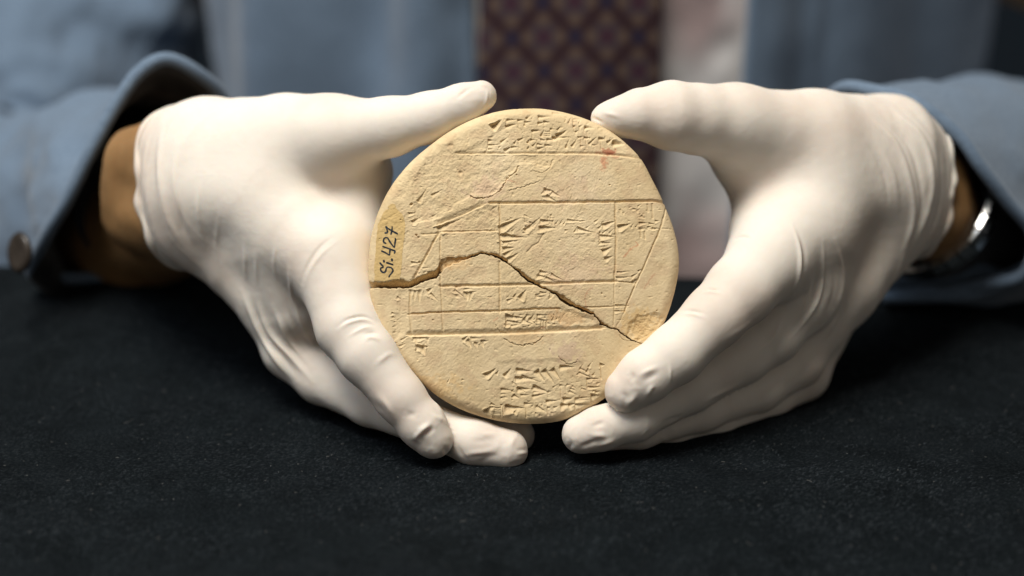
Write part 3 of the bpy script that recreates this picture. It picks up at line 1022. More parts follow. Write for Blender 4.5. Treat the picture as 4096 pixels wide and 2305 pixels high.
RIGHT = {
    'palm': [[J(3740, 690, -84, 150), J(3540, 590, -62, 200), J(3250, 560, -42, 195), J(2940, 500, -26, 148)],
             [J(3740, 850, -88, 150), J(3540, 860, -66, 195), J(3330, 1130, -60, 185), J(3240, 1250, -58, 165)],
             [J(3520, 720, -58, 190), J(3280, 790, -42, 200), J(3080, 1030, -20, 150)],
             [J(3230, 980, -38, 165), J(3175, 1190, -36, 128)],
             [J(2985, 640, -38, 130), J(3060, 780, -44, 120), J(3060, 920, -34, 125)]],
    'fingers': [([J(2940, 490, -26, 145), J(2790, 478, -18, 137), J(2680, 462, -13, 134), J(2560, 458, -10, 98), J(2470, 472, -9, 74), J(2420, 475, -9, 58)], 0.007),
                ([J(3085, 1030, -20, 150), J(2960, 1165, -10, 138), J(2860, 1265, -5, 122), J(2700, 1420, 0, 114), J(2580, 1505, 2, 106), J(2505, 1562, 2, 88)], 0.007),
                ([J(3210, 1140, -40, 150), J(3080, 1330, -34, 126), J(2960, 1420, -28, 116), J(2760, 1545, -15, 102), J(2540, 1670, -6, 92), J(2400, 1715, -3, 86), J(2325, 1738, -3, 78)], 0.006),
                ([J(3260, 1230, -60, 145), J(3180, 1430, -52, 118), J(3020, 1545, -42, 104), J(2800, 1635, -26, 90), J(2560, 1712, -15, 80), J(2440, 1735, -14, 68)], 0.006),
                ([J(3280, 1270, -72, 135), J(3200, 1490, -62, 112), J(3060, 1590, -52, 96), J(2860, 1675, -36, 80), J(2690, 1715, -27, 70), J(2600, 1732, -24, 55)], 0.006)],
    'cut': (cs(3690, 760, -72), np.array([0.80, 0.03, -0.60])),
}

# creases and folds of the latex, traced on the visible side: (tile, points, width px, height px)
def FT(t, pts):
    a, b_, s = {'l3': (0, 180, 1.45), 'l4': (900, 1000, 1.526), 'r5': (2200, 900, 1.45), 'r6': (2250, 250, 1.3955), 's': (0, 0, 1), 'q': (0, 0, 1 / 1.59),
                't5': (1640, 1600, 2.43)}[t]
    return np.array([(a + x / s, b_ + y / s) for x, y in pts])


FOLDS_L = [
    ('l3', [(950, 430), (925, 700), (975, 1000), (1090, 1210)], 14, 12), ('l3', [(1100, 400), (1020, 610), (1010, 800), (1060, 1000)], 16, 6),
    ('l3', [(1160, 760), (1150, 980), (1210, 1220)], 13, 8), ('l3', [(1030, 880), (1060, 1050), (1120, 1180)], 14, -10), ('l3', [(1275, 960), (1255, 1160), (1290, 1330)], 12, 5),
    ('l3', [(1415, 1130), (1430, 1400)], 10, 7), ('l3', [(1480, 1190), (1495, 1420)], 9, 6), ('l3', [(1600, 1140), (1590, 1270), (1615, 1400)], 9, 6),
    ('l3', [(1970, 1090), (1860, 1170), (1780, 1290), (1735, 1420)], 9, -7), ('l3', [(2000, 1110), (1880, 1200), (1800, 1310), (1760, 1430)], 9, 5),
    ('l3', [(880, 430), (850, 600), (850, 850), (920, 1130), (1060, 1310)], 16, 10),
    ('l4', [(100, 250), (190, 450), (320, 680), (430, 810)], 13, 15), ('l4', [(200, 280), (260, 480), (410, 660), (540, 810)], 13, 15),
    ('l4', [(150, 260), (225, 470), (370, 680), (480, 810)], 12, -13), ('l4', [(290, 340), (400, 560), (530, 710)], 12, 15), ('l4', [(370, 330), (440, 480), (530, 600)], 13, -17),
    ('l4', [(385, 20), (400, 200), (425, 340), (490, 480)], 10, 6), ('l4', [(440, 250), (450, 420), (570, 640)], 10, 5),
    ('l4', [(680, 475), (750, 425), (850, 408), (930, 445)], 7, -8), ('l4', [(690, 490), (760, 445), (850, 428), (930, 465)], 8, 6), ('l4', [(740, 535), (850, 478), (935, 478)], 9, 6),
    ('l4', [(840, 565), (890, 535), (960, 560)], 9, 6), ('l4', [(830, 520), (900, 505), (950, 520)], 8, -6), ('l4', [(900, 720), (1000, 640), (1060, 660)], 12, 4),
    ('l4', [(880, 890), (950, 980), (1010, 1070)], 16, -10), ('l4', [(920, 870), (1000, 960), (1050, 1080)], 14, 6), ('l4', [(1140, 1175), (1200, 1105), (1270, 1045)], 12, 10),
    ('l4', [(1120, 1150), (1170, 1190), (1180, 1240)], 14, -7), ('l4', [(1345, 1180), (1350, 1230), (1380, 1265)], 12, -6), ('l4', [(1200, 780), (1290, 930), (1350, 1060)], 9, 5),
    ('l4', [(1210, 1140), (1290, 1080)], 10, -6), ('l4', [(1240, 1000), (1330, 1040), (1370, 1090)], 12, 5), ('l4', [(1100, 1000), (1180, 1010)], 14, -6),
    ('t5', [(560, 400), (680, 400), (880, 375)], 16, -8), ('t5', [(1010, 500), (1100, 490), (1160, 480)], 10, -7), ('t5', [(1020, 525), (1090, 515), (1160, 510)], 9, 7),
    ('t5', [(480, 560), (600, 520), (780, 490), (880, 420)], 13, 9), ('t5', [(950, 480), (1000, 400), (1010, 330)], 12, 6), ('t5', [(940, 650), (1040, 620), (1130, 600)], 12, -8),
    ('t5', [(430, 400), (500, 520), (590, 640)], 12, -8), ('t5', [(640, 640), (760, 560), (900, 520)], 13, -6), ('t5', [(640, 310), (760, 330), (900, 330)], 14, 6),
    ('t5', [(70, 330), (120, 400), (130, 480)], 14, -7), ('t5', [(50, 310), (150, 260), (220, 220)], 12, 9), ('t5', [(350, 430), (390, 400), (400, 480), (370, 540)], 11, -7), ('t5', [(200, 500), (300, 540)], 16, 6),
    ('s', [(1905, 325), (1935, 340), (1960, 350)], 8, 4), ('s', [(1950, 350), (1945, 400), (1925, 440)], 6, 5), ('s', [(1820, 400), (1870, 360), (1905, 352)], 9, -5),
]
FOLDS_R = [
    ('r5', [(1405, 0), (1448, 140), (1442, 300), (1405, 400), (1370, 480)], 9, 10), ('r5', [(1425, 0), (1475, 150), (1470, 300), (1430, 400)], 11, -7),
    ('r5', [(1585, 90), (1582, 250), (1545, 450), (1400, 660)], 9, 10), ('r5', [(1560, 150), (1550, 260), (1500, 480), (1380, 640)], 12, -8), ('r5', [(1655, 80), (1690, 250), (1685, 400), (1600, 570), (1470, 665)], 9, 10),
    ('r5', [(1640, 200), (1645, 400), (1560, 590)], 12, -8), ('r5', [(1710, 450), (1610, 620), (1560, 690)], 11, 9), ('r5', [(1520, 250), (1470, 480), (1380, 600)], 11, 6), ('r5', [(1350, 520), (1300, 650), (1180, 760)], 12, 6),
    ('r5', [(870, 376), (930, 370), (1000, 385)], 7, -9), ('r5', [(860, 395), (930, 388), (1000, 402)], 8, 5), ('r5', [(735, 500), (820, 498), (910, 520)], 8, -7), ('r5', [(735, 520), (820, 517), (900, 540)], 8, 5),
    ('r5', [(1050, 88), (1120, 70), (1180, 85)], 8, -5), ('r5', [(690, 800), (698, 850), (700, 930)], 7, 6), ('r5', [(520, 925), (590, 880), (650, 850)], 14, -9), ('r5', [(500, 890), (560, 850), (640, 820)], 12, 7),
    ('r5', [(335, 1010), (350, 1050), (390, 1075)], 12, -8), ('r5', [(560, 1010), (585, 950), (620, 930)], 11, 8), ('r5', [(450, 860), (480, 880), (470, 920)], 14, -9), ('r5', [(500, 960), (480, 1010), (430, 1050)], 14, 8),
    ('r5', [(400, 960), (440, 1000), (430, 1060)], 13, -9), ('r5', [(230, 1150), (260, 1160), (330, 1140)], 12, -8), ('r5', [(100, 1250), (120, 1280), (90, 1300)], 12, -9), ('r5', [(150, 1310), (200, 1280), (270, 1260), (300, 1290)], 12, -10),
    ('r5', [(220, 1230), (290, 1220), (350, 1240)], 13, 7), ('r5', [(260, 1290), (340, 1260), (400, 1250)], 12, 8), ('r5', [(640, 1160), (700, 1130), (800, 1100)], 12, -8),
    ('r5', [(880, 1040), (980, 980), (1130, 910)], 10, 5), ('r5', [(950, 720), (1150, 580), (1290, 470)], 14, 4),
    ('r6', [(1700, 290), (1860, 460), (1945, 700), (1950, 900), (1880, 1100)], 12, 9), ('r6', [(1800, 240), (2000, 420), (2060, 650), (2030, 850), (1950, 1060)], 12, 9), ('r6', [(1760, 280), (1930, 460), (2000, 700), (1990, 880), (1920, 1060)], 12, -7),
    ('r6', [(1750, 430), (1850, 650), (1875, 870)], 13, 6), ('r6', [(1690, 420), (1800, 640), (1820, 850)], 13, -5), ('r6', [(1900, 230), (2070, 420), (2120, 640), (2090, 850), (1990, 1060)], 10, -6),
    ('r6', [(150, 300), (190, 320), (240, 345)], 8, -6), ('r6', [(210, 280), (270, 290), (330, 310)], 11, 6),
]
TIPS_L = [(1720, 1745, 130), (2020, 1800, 160), (1930, 385, 90)]
TIPS_R = [(2480, 1580, 140), (2340, 1745, 150), (2420, 470, 90), (2640, 1720, 140)]


def project(V):
    d = -V[:, 2]
    return 2048 + V[:, 0] / d * FPX, 1152.5 - V[:, 1] / d * FPX


def build_glove(name, H, folds, tips, vox=0.00085):
    js = np.array([j for g in H['palm'] for j in g] + [j for g, k in H['fingers'] for j in g])
    lo = (js[:, :3] - js[:, 3:]).min(0) - 0.006
    hi = (js[:, :3] + js[:, 3:]).max(0) + 0.006
    n = ((hi - lo) / vox).astype(int) + 1
    g = np.stack(np.meshgrid(*[lo[k] + np.arange(n[k]) * vox for k in range(3)], indexing='ij'), -1).astype(np.float32)
    f = hand_sdf(g, H)
    pc, ax = H['cut']
    ax = ax / np.linalg.norm(ax)
    V, F = surface_nets(f, lo, vox)
    # drop the arm beyond the cuff
    keep = ((V - pc) @ ax < 0)[F].all(1)
    F = F[keep]
    u, inv = np.unique(F, return_inverse=True)
    V, F = V[u], inv.reshape(-1, 4)
    V = relax(V, F, 2)
    V, F = subdivide(V, F)
    V = relax(V, F, 3)
    Nn = vnormals(V, F)
    X, Y = project(V)
    view = -V / np.linalg.norm(V, axis=1, keepdims=True)
    front = sstep(0.02, 0.3, (Nn * view).sum(1))
    D_ = np.zeros(len(V))
    # soft unevenness of the thin rubber
    D_ += 1.0 * fbm3(V, 60, 3, 3) + 0.35 * fbm3(V, 300, 2, 5)
    rid = 1 - np.abs(fbm3(V, 150, 2, 11)) * 2.2
    # bunched rings of slack rubber towards the cuff
    ac = -((V - pc) @ ax)
    PW = np.stack([ac * 150 + 1.2 * vn3(V, 28, 61), V[:, 1] * 16, V[:, 0] * 12 + V[:, 2] * 12], -1)
    wr = 1 - 2.2 * np.abs(vn3(PW, 1.0, 7))
    D_ += 6.5 * np.clip(wr, -0.3, 1) * sstep(0.052, 0.006, ac)
    # tight fine wrinkles where the rubber is stretched
    D_ += 0.25 * np.clip(1 - 2.6 * np.abs(vn3(V * np.array([1.0, 2.2, 1.0]), 210, 17)), 0, 1) * sstep(-0.1, 0.4, vn3(V, 45, 19))
    for (tx, ty, tr) in tips:
        m = sstep(tr, tr * 0.3, np.hypot(X - tx, Y - ty))
        D_ += m * 1.6 * np.clip(rid, 0.0, 1)
    for t, pts, wd, amp in folds:
        P = catmull(FT(t, pts), 6)
        m = (X > P[:, 0].min() - 4 * wd) & (X < P[:, 0].max() + 4 * wd) & (Y > P[:, 1].min() - 4 * wd) & (Y < P[:, 1].max() + 4 * wd)
        if not m.any():
            continue
        xs, ys = X[m], Y[m]
        dd, _ = polydist(P[:, 0], P[:, 1], xs, ys)
        # fade towards the two ends
        e = np.minimum(np.hypot(xs - P[0, 0], ys - P[0, 1]), np.hypot(xs - P[-1, 0], ys - P[-1, 1]))
        L = np.hypot(np.diff(P[:, 0]), np.diff(P[:, 1])).sum()
        if amp < -4 and t in ('t5', 'r5', 'l4') and wd >= 9:
            amp = -4 + (amp + 4) * 0.35
        D_[m] += (0.62 if t in ('l3', 't5') else 1.0) * amp * np.exp(-(dd / (0.85 * wd)) ** 2) * front[m] * (0.08 + 0.92 * sstep(0, min(0.5 * L, 170), e))
    V = V + Nn * (D_ * (-V[:, 2]) / FPX)[:, None]
    # rolled cuff: walk round the opening
    e1 = np.cross(ax, [0, 1, 0.0])
    e1 /= np.linalg.norm(e1)
    e2 = np.cross(e1, ax)
    cc = pc.copy()
    ring = []
    M_ = 120
    for k in range(M_):
        a = 2 * math.pi * k / M_
        dr = e1 * math.cos(a) + e2 * math.sin(a)
        ts = np.linspace(0.004, 0.07, 400)
        vals = hand_sdf(cc - ax * 0.0006 + ts[:, None] * dr, H)
        i = np.argmax(vals > 0)
        ring.append(cc + ts[i] * dr)
    return V, F, np.array(ring), ax


def tube_loop(C, r, sides=10, closed=True):
    n = len(C)
    if closed:
        T = np.roll(C, -1, 0) - np.roll(C, 1, 0)
    else:
        T = np.gradient(C, axis=0)
    T /= np.linalg.norm(T, axis=1, keepdims=True) + 1e-12
    up = np.array([0.13, 0.2, 0.97])
    A = np.cross(T, up)
    A /= np.linalg.norm(A, axis=1, keepdims=True) + 1e-12
    B = np.cross(T, A)
    r = np.broadcast_to(np.asarray(r, float), (n,))
    a = np.arange(sides) / sides * 2 * math.pi
    V = C[:, None, :] + r[:, None, None] * (np.cos(a)[None, :, None] * A[:, None, :] + np.sin(a)[None, :, None] * B[:, None, :])
    V = V.reshape(-1, 3)
    F = []
    for i in range(n if closed else n - 1):
        for k in range(sides):
            i2, k2 = (i + 1) % n, (k + 1) % sides
            F.append((i * sides + k, i * sides + k2, i2 * sides + k2, i2 * sides + k))
    if not closed:
        F.append(tuple(range(sides))[::-1])
        F.append(tuple(range((n - 1) * sides, n * sides)))
    return V, F


person = empty("person", c2w(np.array([[0.02, -0.10, -0.80]]))[0].tolist())
tag(person, "person in a blue-grey jacket and patterned tie, holding up the tablet with both gloved hands", "person")
for H, folds, tips, lab in ((LEFT, FOLDS_L, TIPS_L, "thin white latex glove on the hand at the left of the picture"),
                            (RIGHT, FOLDS_R, TIPS_R, "thin white latex glove on the hand at the right of the picture")):
    V, F, ring, ax = build_glove("glove", H, folds, tips)
    gl = mesh_obj("glove", c2w(V), F, M_LATEX, person)
    tag(gl, lab)
    k = np.arange(len(ring))
    wob = ring + ax * (0.0012 * np.sin(k * 0.31) + 0.0008 * np.sin(k * 0.83))[:, None]
    ker = np.ones(7) / 7
    wob = np.stack([np.convolve(np.r_[wob[-3:, c], wob[:, c], wob[:3, c]], ker, 'valid') for c in range(3)], 1)
    RV, RF = tube_loop(wob, 0.0015 + 0.0004 * np.sin(k * 0.5))
    mesh_obj("rolled_cuff", c2w(RV), RF, M_LATEX, gl)

# body: one skin from the trunk through both arms into the fingers inside the gloves
def cj(x, y, z, r):
    return np.array([x, y, z, r])


TOR = [cj(0.055, -0.12, -0.995, 0.10), cj(0.055, 0.16, -0.90, 0.105)]
ARM_L = [cj(-0.10, 0.30, -0.92, 0.055), cj(-0.258, 0.20, -0.92, 0.040), cj(-0.296, 0.07, -0.863, 0.036), cj(-0.292, 0.020, -0.806, 0.034), cj(-0.172, 0.026, -0.652, 0.0285), cj(-0.124, 0.036, -0.572, 0.0255)]
ARM_R = [cj(0.21, 0.30, -0.92, 0.055), cj(0.400, 0.20, -0.925, 0.042), cj(0.412, 0.08, -0.868, 0.038), cj(0.372, 0.036, -0.806, 0.036), cj(0.208, 0.028, -0.660, 0.0215), cj(0.168, 0.032, -0.585, 0.0210)]
vox = 0.0034
lo = np.array([-0.40, -0.26, -1.10], np.float32)
hi = np.array([0.50, 0.42, -0.47])
n = ((hi - lo) / vox).astype(int)
g = np.stack(np.meshgrid(*[lo[k] + np.arange(n[k]) * vox for k in range(3)], indexing='ij'), -1).astype(np.float32)
f = chain(g, TOR, 0.02)
gs = g.copy()
gs[..., 0] = 0.055 + (g[..., 0] - 0.055) * 0.62
f = smin(f, chain(gs, TOR, 0.02), 0.02)
f = smin(f, chain(g, ARM_L, 0.012), 0.02)
f = smin(f, chain(g, ARM_R, 0.012), 0.02)
for H in (LEFT, RIGHT):
    js = np.array([j for gq in H['palm'] for j in gq] + [j for gq, k in H['fingers'] for j in gq])
    a = np.maximum(((js[:, :3] - js[:, 3:]).min(0) - 0.01 - lo) / vox, 0).astype(int)
    b_ = (((js[:, :3] + js[:, 3:]).max(0) + 0.01 - lo) / vox).astype(int) + 1
    sl = tuple(slice(a[k], b_[k]) for k in range(3))
    f[sl] = smin(f[sl], hand_sdf(g[sl], H, 0.0022), 0.004)
V, F = surface_nets(f, lo, vox)
V = relax(V, F, 3)
Nn = vnormals(V, F)
V += Nn * (0.0008 * fbm3(V, 90, 3, 21))[:, None]
mesh_obj("body", c2w(V), F, M_SKIN, person)

# ------------------------------------------------------------------ clothes
def resample(P, n):
    d = np.r_[0, np.cumsum(np.linalg.norm(np.diff(np.r_[P, P[:1]], axis=0), axis=1))]
    Pc = np.r_[P, P[:1]]
    s = np.linspace(0, d[-1], n, endpoint=False)
    return np.stack([np.interp(s, d, Pc[:, c]) for c in range(3)], 1)


def loft(loops, n_around=160, n_between=14):
    R = []
    for L in loops:
        R.append(resample(catmull(L, 12, True), n_around))
    R = np.array(R)
    flat = R.reshape(len(loops), -1)
    S_ = catmull(flat, n_between)
    return S_.reshape(-1, n_around, 3)


def grid_faces(a, b_, wrap):
    ii = np.arange(a * b_).reshape(a, b_)
    if wrap:
        nx_ = np.roll(ii, -1, 1)
        return np.stack([ii[:-1], nx_[:-1], nx_[1:], ii[1:]], -1).reshape(-1, 4)
    return np.stack([ii[:-1, :-1], ii[:-1, 1:], ii[1:, 1:], ii[1:, :-1]], -1).reshape(-1, 4)


def shell(o, th, inner=None, offset=-1.0, rim=None):
    m = o.modifiers.new("thickness", 'SOLIDIFY')
    m.thickness = th
    m.offset = offset
    if inner is not None:
        o.data.materials.append(inner)
        m.material_offset = 1
        m.material_offset_rim = 0
    m.use_even_offset = False
    return o


def circ(cx, cy, cz, r, ry, axis, n=12, ph=0.0):
    axis = np.array(axis, float)
    axis /= np.linalg.norm(axis)
    e1 = np.cross(axis, [0, 1, 0])
    e1 /= np.linalg.norm(e1)
    e2 = np.cross(e1, axis)
    return [np.array([cx, cy, cz]) + e1 * r * math.cos(t) + e2 * ry * math.sin(t) for t in np.arange(n) / n * 2 * math.pi + ph]


def q(px_, py_, wmm):
    return cs(px_ * 1.59006, py_ * 1.59006, wmm)


def inward(o_centre, V):
    return V


# --- jacket trunk: two front panels round the chest, open in the middle
TC_ = np.array([0.060, 0.0, -0.935])
TA, TB = 0.232, 0.135


def trunk(al, v, k=1.0, lift=0.0):
    """al: angle from straight ahead (positive to the picture's right), v: height in camera space"""
    a = (TA + lift) * k * (1 + 0.10 * v)
    b_ = (TB + lift) * k * (1 + 0.10 * v)
    return np.stack([TC_[0] + a * np.sin(al), v + 0 * al, TC_[2] + b_ * np.cos(al) + 0.42 * v], -1)


# long soft folds hanging down the front: (where, half width, how far they stand out)
FOLD_X = [(610, 0.018, 0.012), (850, 0.022, -0.016), (985, 0.022, 0.006), (1120, 0.014, -0.008), (1960, 0.018, 0.004), (2080, 0.010, -0.006), (2260, 0.022, 0.008), (2470, 0.02, -0.012)]


def panel(a0, a1, seed, na=130, nvv=90, lift=0.008, fold=1.0):
    al, vv = np.meshgrid(np.linspace(a0, a1, na), np.linspace(-0.13, 0.34, nvv))
    P = trunk(al, vv, 1.0, lift)
    nrm = np.stack([np.sin(al) / TA, 0 * al, np.cos(al) / TB], -1)
    nrm /= np.linalg.norm(nrm, axis=-1, keepdims=True)
    q_ = P * np.array([1.0, 0.22, 1.0])
    D_ = 0.0060 * vn3(q_, 15, seed) + 0.0040 * vn3(q_, 34, seed + 2) + 0.0012 * fbm3(P, 40, 3, seed + 4)
    xx = P[..., 0] + 0.10 * P[..., 1] * np.sign(P[..., 0] - 0.05) + 0.008 * vn3(P, 9, seed + 6)
    for px_, wd_, am_ in FOLD_X:
        D_ = D_ + am_ * np.exp(-((xx - (px_ - 1288) / 3578 * 0.77) / wd_) ** 2)
    P = P + nrm * (D_ * fold)[..., None]
    return P, nrm


def ang(px_, d):
    x = (px_ * 1.59006 - 2048) / FPX * d
    return math.asin(np.clip((x - TC_[0]) / (TA + 0.008), -1, 1))


aL, aR = ang(1197, 0.77), ang(1848, 0.77)
P, nr = panel(aL, -2.2, 3)
P = P + nr * (0.004 * np.exp(-((np.linspace(aL, -2.2, 130) - aL) / 0.10) ** 2))[None, :, None]
VL, FL = P.reshape(-1, 3), grid_faces(90, 130, False)
P2, nr2 = panel(aR, 2.2, 8, fold=0.7)
# the seam of the button band on the darker side
seam = ang(2050, 0.77)
al2 = np.linspace(aR, 2.2, 130)
P2[..., 2] -= 0.34 * np.maximum(P2[..., 0] - P2[:, :1, 0], 0)
P2 = P2 + nr2 * (0.0035 * sstep(seam + 0.012, seam - 0.012, al2))[None, :, None]
VR, FR = P2.reshape(-1, 3), grid_faces(90, 130, False)
jv = np.concatenate([VL, VR])
jf = np.concatenate([FL[:, ::-1], FR + len(VL)])
jacket = mesh_obj("jacket", c2w(jv), jf, M_JACKET, person)
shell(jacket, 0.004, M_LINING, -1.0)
tag(jacket, "blue-grey wool jacket hanging open over the tie")

# --- sleeves
# left of the picture: the cuff stands open, then forearm, elbow and upper arm
cuffL = [q(420, 148, -84), q(500, 185, -92), q(562, 250, -104), q(600, 380, -122), q(580, 560, -130), q(470, 672, -134), q(330, 694, -136), q(190, 700, -130), q(82, 690, -114), q(112, 600, -94), q(168, 505, -82), q(228, 380, -77), q(292, 262, -78), q(352, 180, -80)]
cuffL = cuffL[::-1]
ctr = np.mean(cuffL, 0)


def ringlike(cuff, centre, rx, ry, axis):
    """a loop whose points start at the same clock position as the cuff's"""
    n_ = len(cuff)
    axis = np.array(axis, float) / np.linalg.norm(axis)
    e1 = np.cross(axis, [0, 1, 0])
    e1 /= np.linalg.norm(e1)
    e2 = np.cross(e1, axis)
    c0 = np.mean(cuff, 0)
    out = []
    for p in cuff:
        v = p - c0
        x, y = v @ e1, v @ e2
        t = math.atan2(y, x)
        out.append(np.array(centre) + e1 * rx * math.cos(t) + e2 * ry * math.sin(t))
    return out


def sleeve(name, cuff, rings, seed, lab, amp=1.0):
    loops = [cuff] + [ringlike(cuff, *r) for r in rings]
    Sg = loft(loops, 170, 16)
    m_, k_, _ = Sg.shape
    V = Sg.reshape(-1, 3)
    F = grid_faces(m_, k_, True)
    Nn = vnormals(V, F)
    cn = Sg.mean(1)[:, None, :]
    if ((Sg - cn).reshape(-1, 3) * Nn).sum() < 0:
        F = F[:, ::-1]
        Nn = -Nn
    t = np.repeat(np.arange(m_), k_) / (m_ - 1)
    q1 = V @ np.array([[0.8, 0.3, 0.2], [-0.3, 0.8, 0.5], [0.1, 0.3, 0.5]])
    D_ = 0.0060 * vn3(q1 * np.array([1, 0.5, 0.6]), 26, seed) + 0.0030 * fbm3(V, 50, 3, seed + 1)
    rid = 1 - 2 * np.abs(vn3(q1 * np.array([1.0, 0.35, 0.5]), 22, seed + 5))
    D_ += 0.0055 * rid
    q2 = V @ np.array([[0.5, 0.7, 0.1], [0.6, -0.5, 0.4], [0.3, 0.2, 0.8]])
    D_ += 0.0035 * (1 - 2.4 * np.abs(vn3(q2 * np.array([1.0, 0.45, 0.7]), 40, seed + 9)))
    D_ *= 1 + 1.3 * sstep(0.35, 0.6, t)
    V = V + Nn * (D_ * sstep(0.0, 0.10, t) * amp)[:, None]
    o = mesh_obj(name, c2w(V), F, M_JACKET, person)
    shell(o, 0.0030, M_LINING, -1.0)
    HV, HF = tube_loop(resample(catmull(cuff, 12, True), 170), 0.0028, 12)
    mesh_obj("hem", c2w(HV), HF, M_JACKET, o)
    tag(o, lab)
    return o


sl_l = sleeve("sleeve", cuffL, [
    ((-0.180, 0.030, -0.672), 0.048, 0.056, (-0.72, 0.0, -0.62)),
    ((-0.238, 0.032, -0.735), 0.050, 0.060, (-0.78, -0.05, -0.62)),
    ((-0.288, 0.022, -0.800), 0.055, 0.062, (-0.70, 0.25, -0.60)),
    ((-0.304, 0.060, -0.858), 0.056, 0.060, (-0.10, 0.85, -0.45)),
    ((-0.276, 0.140, -0.890), 0.060, 0.062, (0.15, 0.95, -0.25)),
    ((-0.235, 0.300, -0.930), 0.066, 0.064, (0.25, 0.95, -0.15)),
], 31, "jacket sleeve with a wide open dark cuff, at the left of the picture")

cuffR = [q(2110, 226, -88), q(2200, 229, -74), q(2305, 258, -64), q(2410, 340, -61), q(2468, 420, -62), q(2534, 506, -68), q(2600, 592, -76), q(2578, 690, -88), q(2480, 716, -104), q(2350, 730, -116), q(2240, 726, -128), q(2120, 650, -140), q(2050, 480, -140), q(2050, 320, -116)]
sl_r = sleeve("sleeve", cuffR, [
    ((0.232, 0.042, -0.688), 0.050, 0.058, (0.78, 0.0, -0.60)),
    ((0.300, 0.044, -0.742), 0.053, 0.062, (0.80, 0.0, -0.58)),
    ((0.366, 0.034, -0.800), 0.056, 0.064, (0.70, 0.25, -0.60)),
    ((0.412, 0.070, -0.860), 0.056, 0.060, (0.10, 0.85, -0.45)),
    ((0.420, 0.150, -0.900), 0.060, 0.062, (-0.10, 0.95, -0.25)),
    ((0.370, 0.300, -0.945), 0.066, 0.064, (-0.25, 0.95, -0.15)),
], 43, "jacket sleeve with folded hem, at the right of the picture", 0.8)

# a narrower tube inside each cuff: lining at left, stand-in shade at right
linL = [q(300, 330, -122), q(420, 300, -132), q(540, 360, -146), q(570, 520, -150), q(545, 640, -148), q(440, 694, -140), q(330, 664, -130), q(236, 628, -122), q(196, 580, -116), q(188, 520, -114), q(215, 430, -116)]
shadeR = ringlike(cuffR, (0.173, 0.036, -0.603), 0.0280, 0.0285, (0.55, 0.0, -0.83))  # dark tube put over the right wrist to imitate shade inside the sleeve


def lining_or_shade(cuff, ring, par):
    loops = [cuff] + [ringlike(cuff, *r) for r in ring]
    Sg = loft(loops, 120, 10)
    m_, k_, _ = Sg.shape
    V = Sg.reshape(-1, 3)
    F = grid_faces(m_, k_, True)
    Nn = vnormals(V, F)
    if ((Sg - Sg.mean(1)[:, None, :]).reshape(-1, 3) * Nn).sum() < 0:
        F = F[:, ::-1]
    o = mesh_obj("lining_or_shade", c2w(V), F, M_NAVY, par)
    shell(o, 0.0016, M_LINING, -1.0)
    return o


lining_or_shade(linL, [((-0.168, 0.020, -0.670), 0.036, 0.038, (-0.72, 0, -0.62)), ((-0.215, 0.012, -0.72), 0.036, 0.038, (-0.78, 0, -0.62))], sl_l)
lining_or_shade(shadeR, [((0.190, 0.034, -0.640), 0.034, 0.036, (0.6, 0, -0.8)), ((0.232, 0.036, -0.690), 0.039, 0.042, (0.78, 0, -0.60)), ((0.285, 0.036, -0.735), 0.040, 0.042, (0.80, 0, -0.58))], sl_r)
# folded hem under the wrist at the right: two soft rolls of cloth
for pts, r in (([q(2210, 716, -128), q(2300, 700, -122), q(2400, 692, -118), q(2460, 680, -116), q(2520, 694, -116)], 0.0042),
               ([q(2220, 748, -120), q(2330, 742, -114), q(2440, 734, -110), q(2520, 706, -108), q(2600, 664, -106)], 0.0040)):
    C = catmull(pts, 12)
    rr_ = r * (0.55 + 0.45 * np.sin(np.linspace(0.25, 2.9, len(C))))
    V, F = tube_loop(C, rr_, 14, False)
    mesh_obj("hem_fold", c2w(V), F, M_JACKET, sl_r)

# sleeve button, brown, low on the cuff at the left
bc = q(52, 636, -88)
bm_v, bm_f = [], []
prof_b = [(0.0, 0.0016), (0.0028, 0.0014), (0.0042, 0.0020), (0.0058, 0.0018), (0.0064, 0.0005), (0.0058, -0.0008), (0.0, -0.0010)]
ax_b = np.array([-0.55, 0.0, 0.83])
e1 = np.cross(ax_b, [0, 1, 0])
e1 /= np.linalg.norm(e1)
e2 = np.cross(e1, ax_b)
for (r, z) in prof_b:
    for k in range(24):
        a = k / 24 * 2 * math.pi
        bm_v.append(bc + ax_b * z + r * 1.1 * (e1 * math.cos(a) + e2 * 1.25 * math.sin(a)))
for i in range(len(prof_b) - 1):
    for k in range(24):
        bm_f.append((i * 24 + k, i * 24 + (k + 1) % 24, (i + 1) * 24 + (k + 1) % 24, (i + 1) * 24 + k))
mesh_obj("button", c2w(np.array(bm_v)), bm_f, M_HORN, sl_l)

# --- shirt
al, vv = np.meshgrid(np.linspace(ang(1150, 0.77), ang(1940, 0.77), 150), np.linspace(-0.13, 0.34, 140))
P = trunk(al, vv, 1.0, -0.004)
P[..., 2] += 0.0035 * vn3(P * np.array([1, 0.3, 1]), 30, 3) + 0.0015 * vn3(P, 60, 4)
pinkm = 0.9 * sstep(-0.1, 0.6, vn3(P * np.array([1, 0.42, 0.2]), 34, 9) + 0.25 * vn3(P, 70, 13))
colr = np.array([0.66, 0.645, 0.65])[None, None] * (1 - pinkm[..., None]) + pinkm[..., None] * np.array([0.42, 0.31, 0.31])
shirt = mesh_obj("shirt", c2w(P.reshape(-1, 3)), grid_faces(140, 150, False), M_SHIRT, person, colors={"print": colr.reshape(-1, 3)})
shell(shirt, 0.0015, None, -1.0)
tag(shirt, "white and pink shirt showing beside the tie")

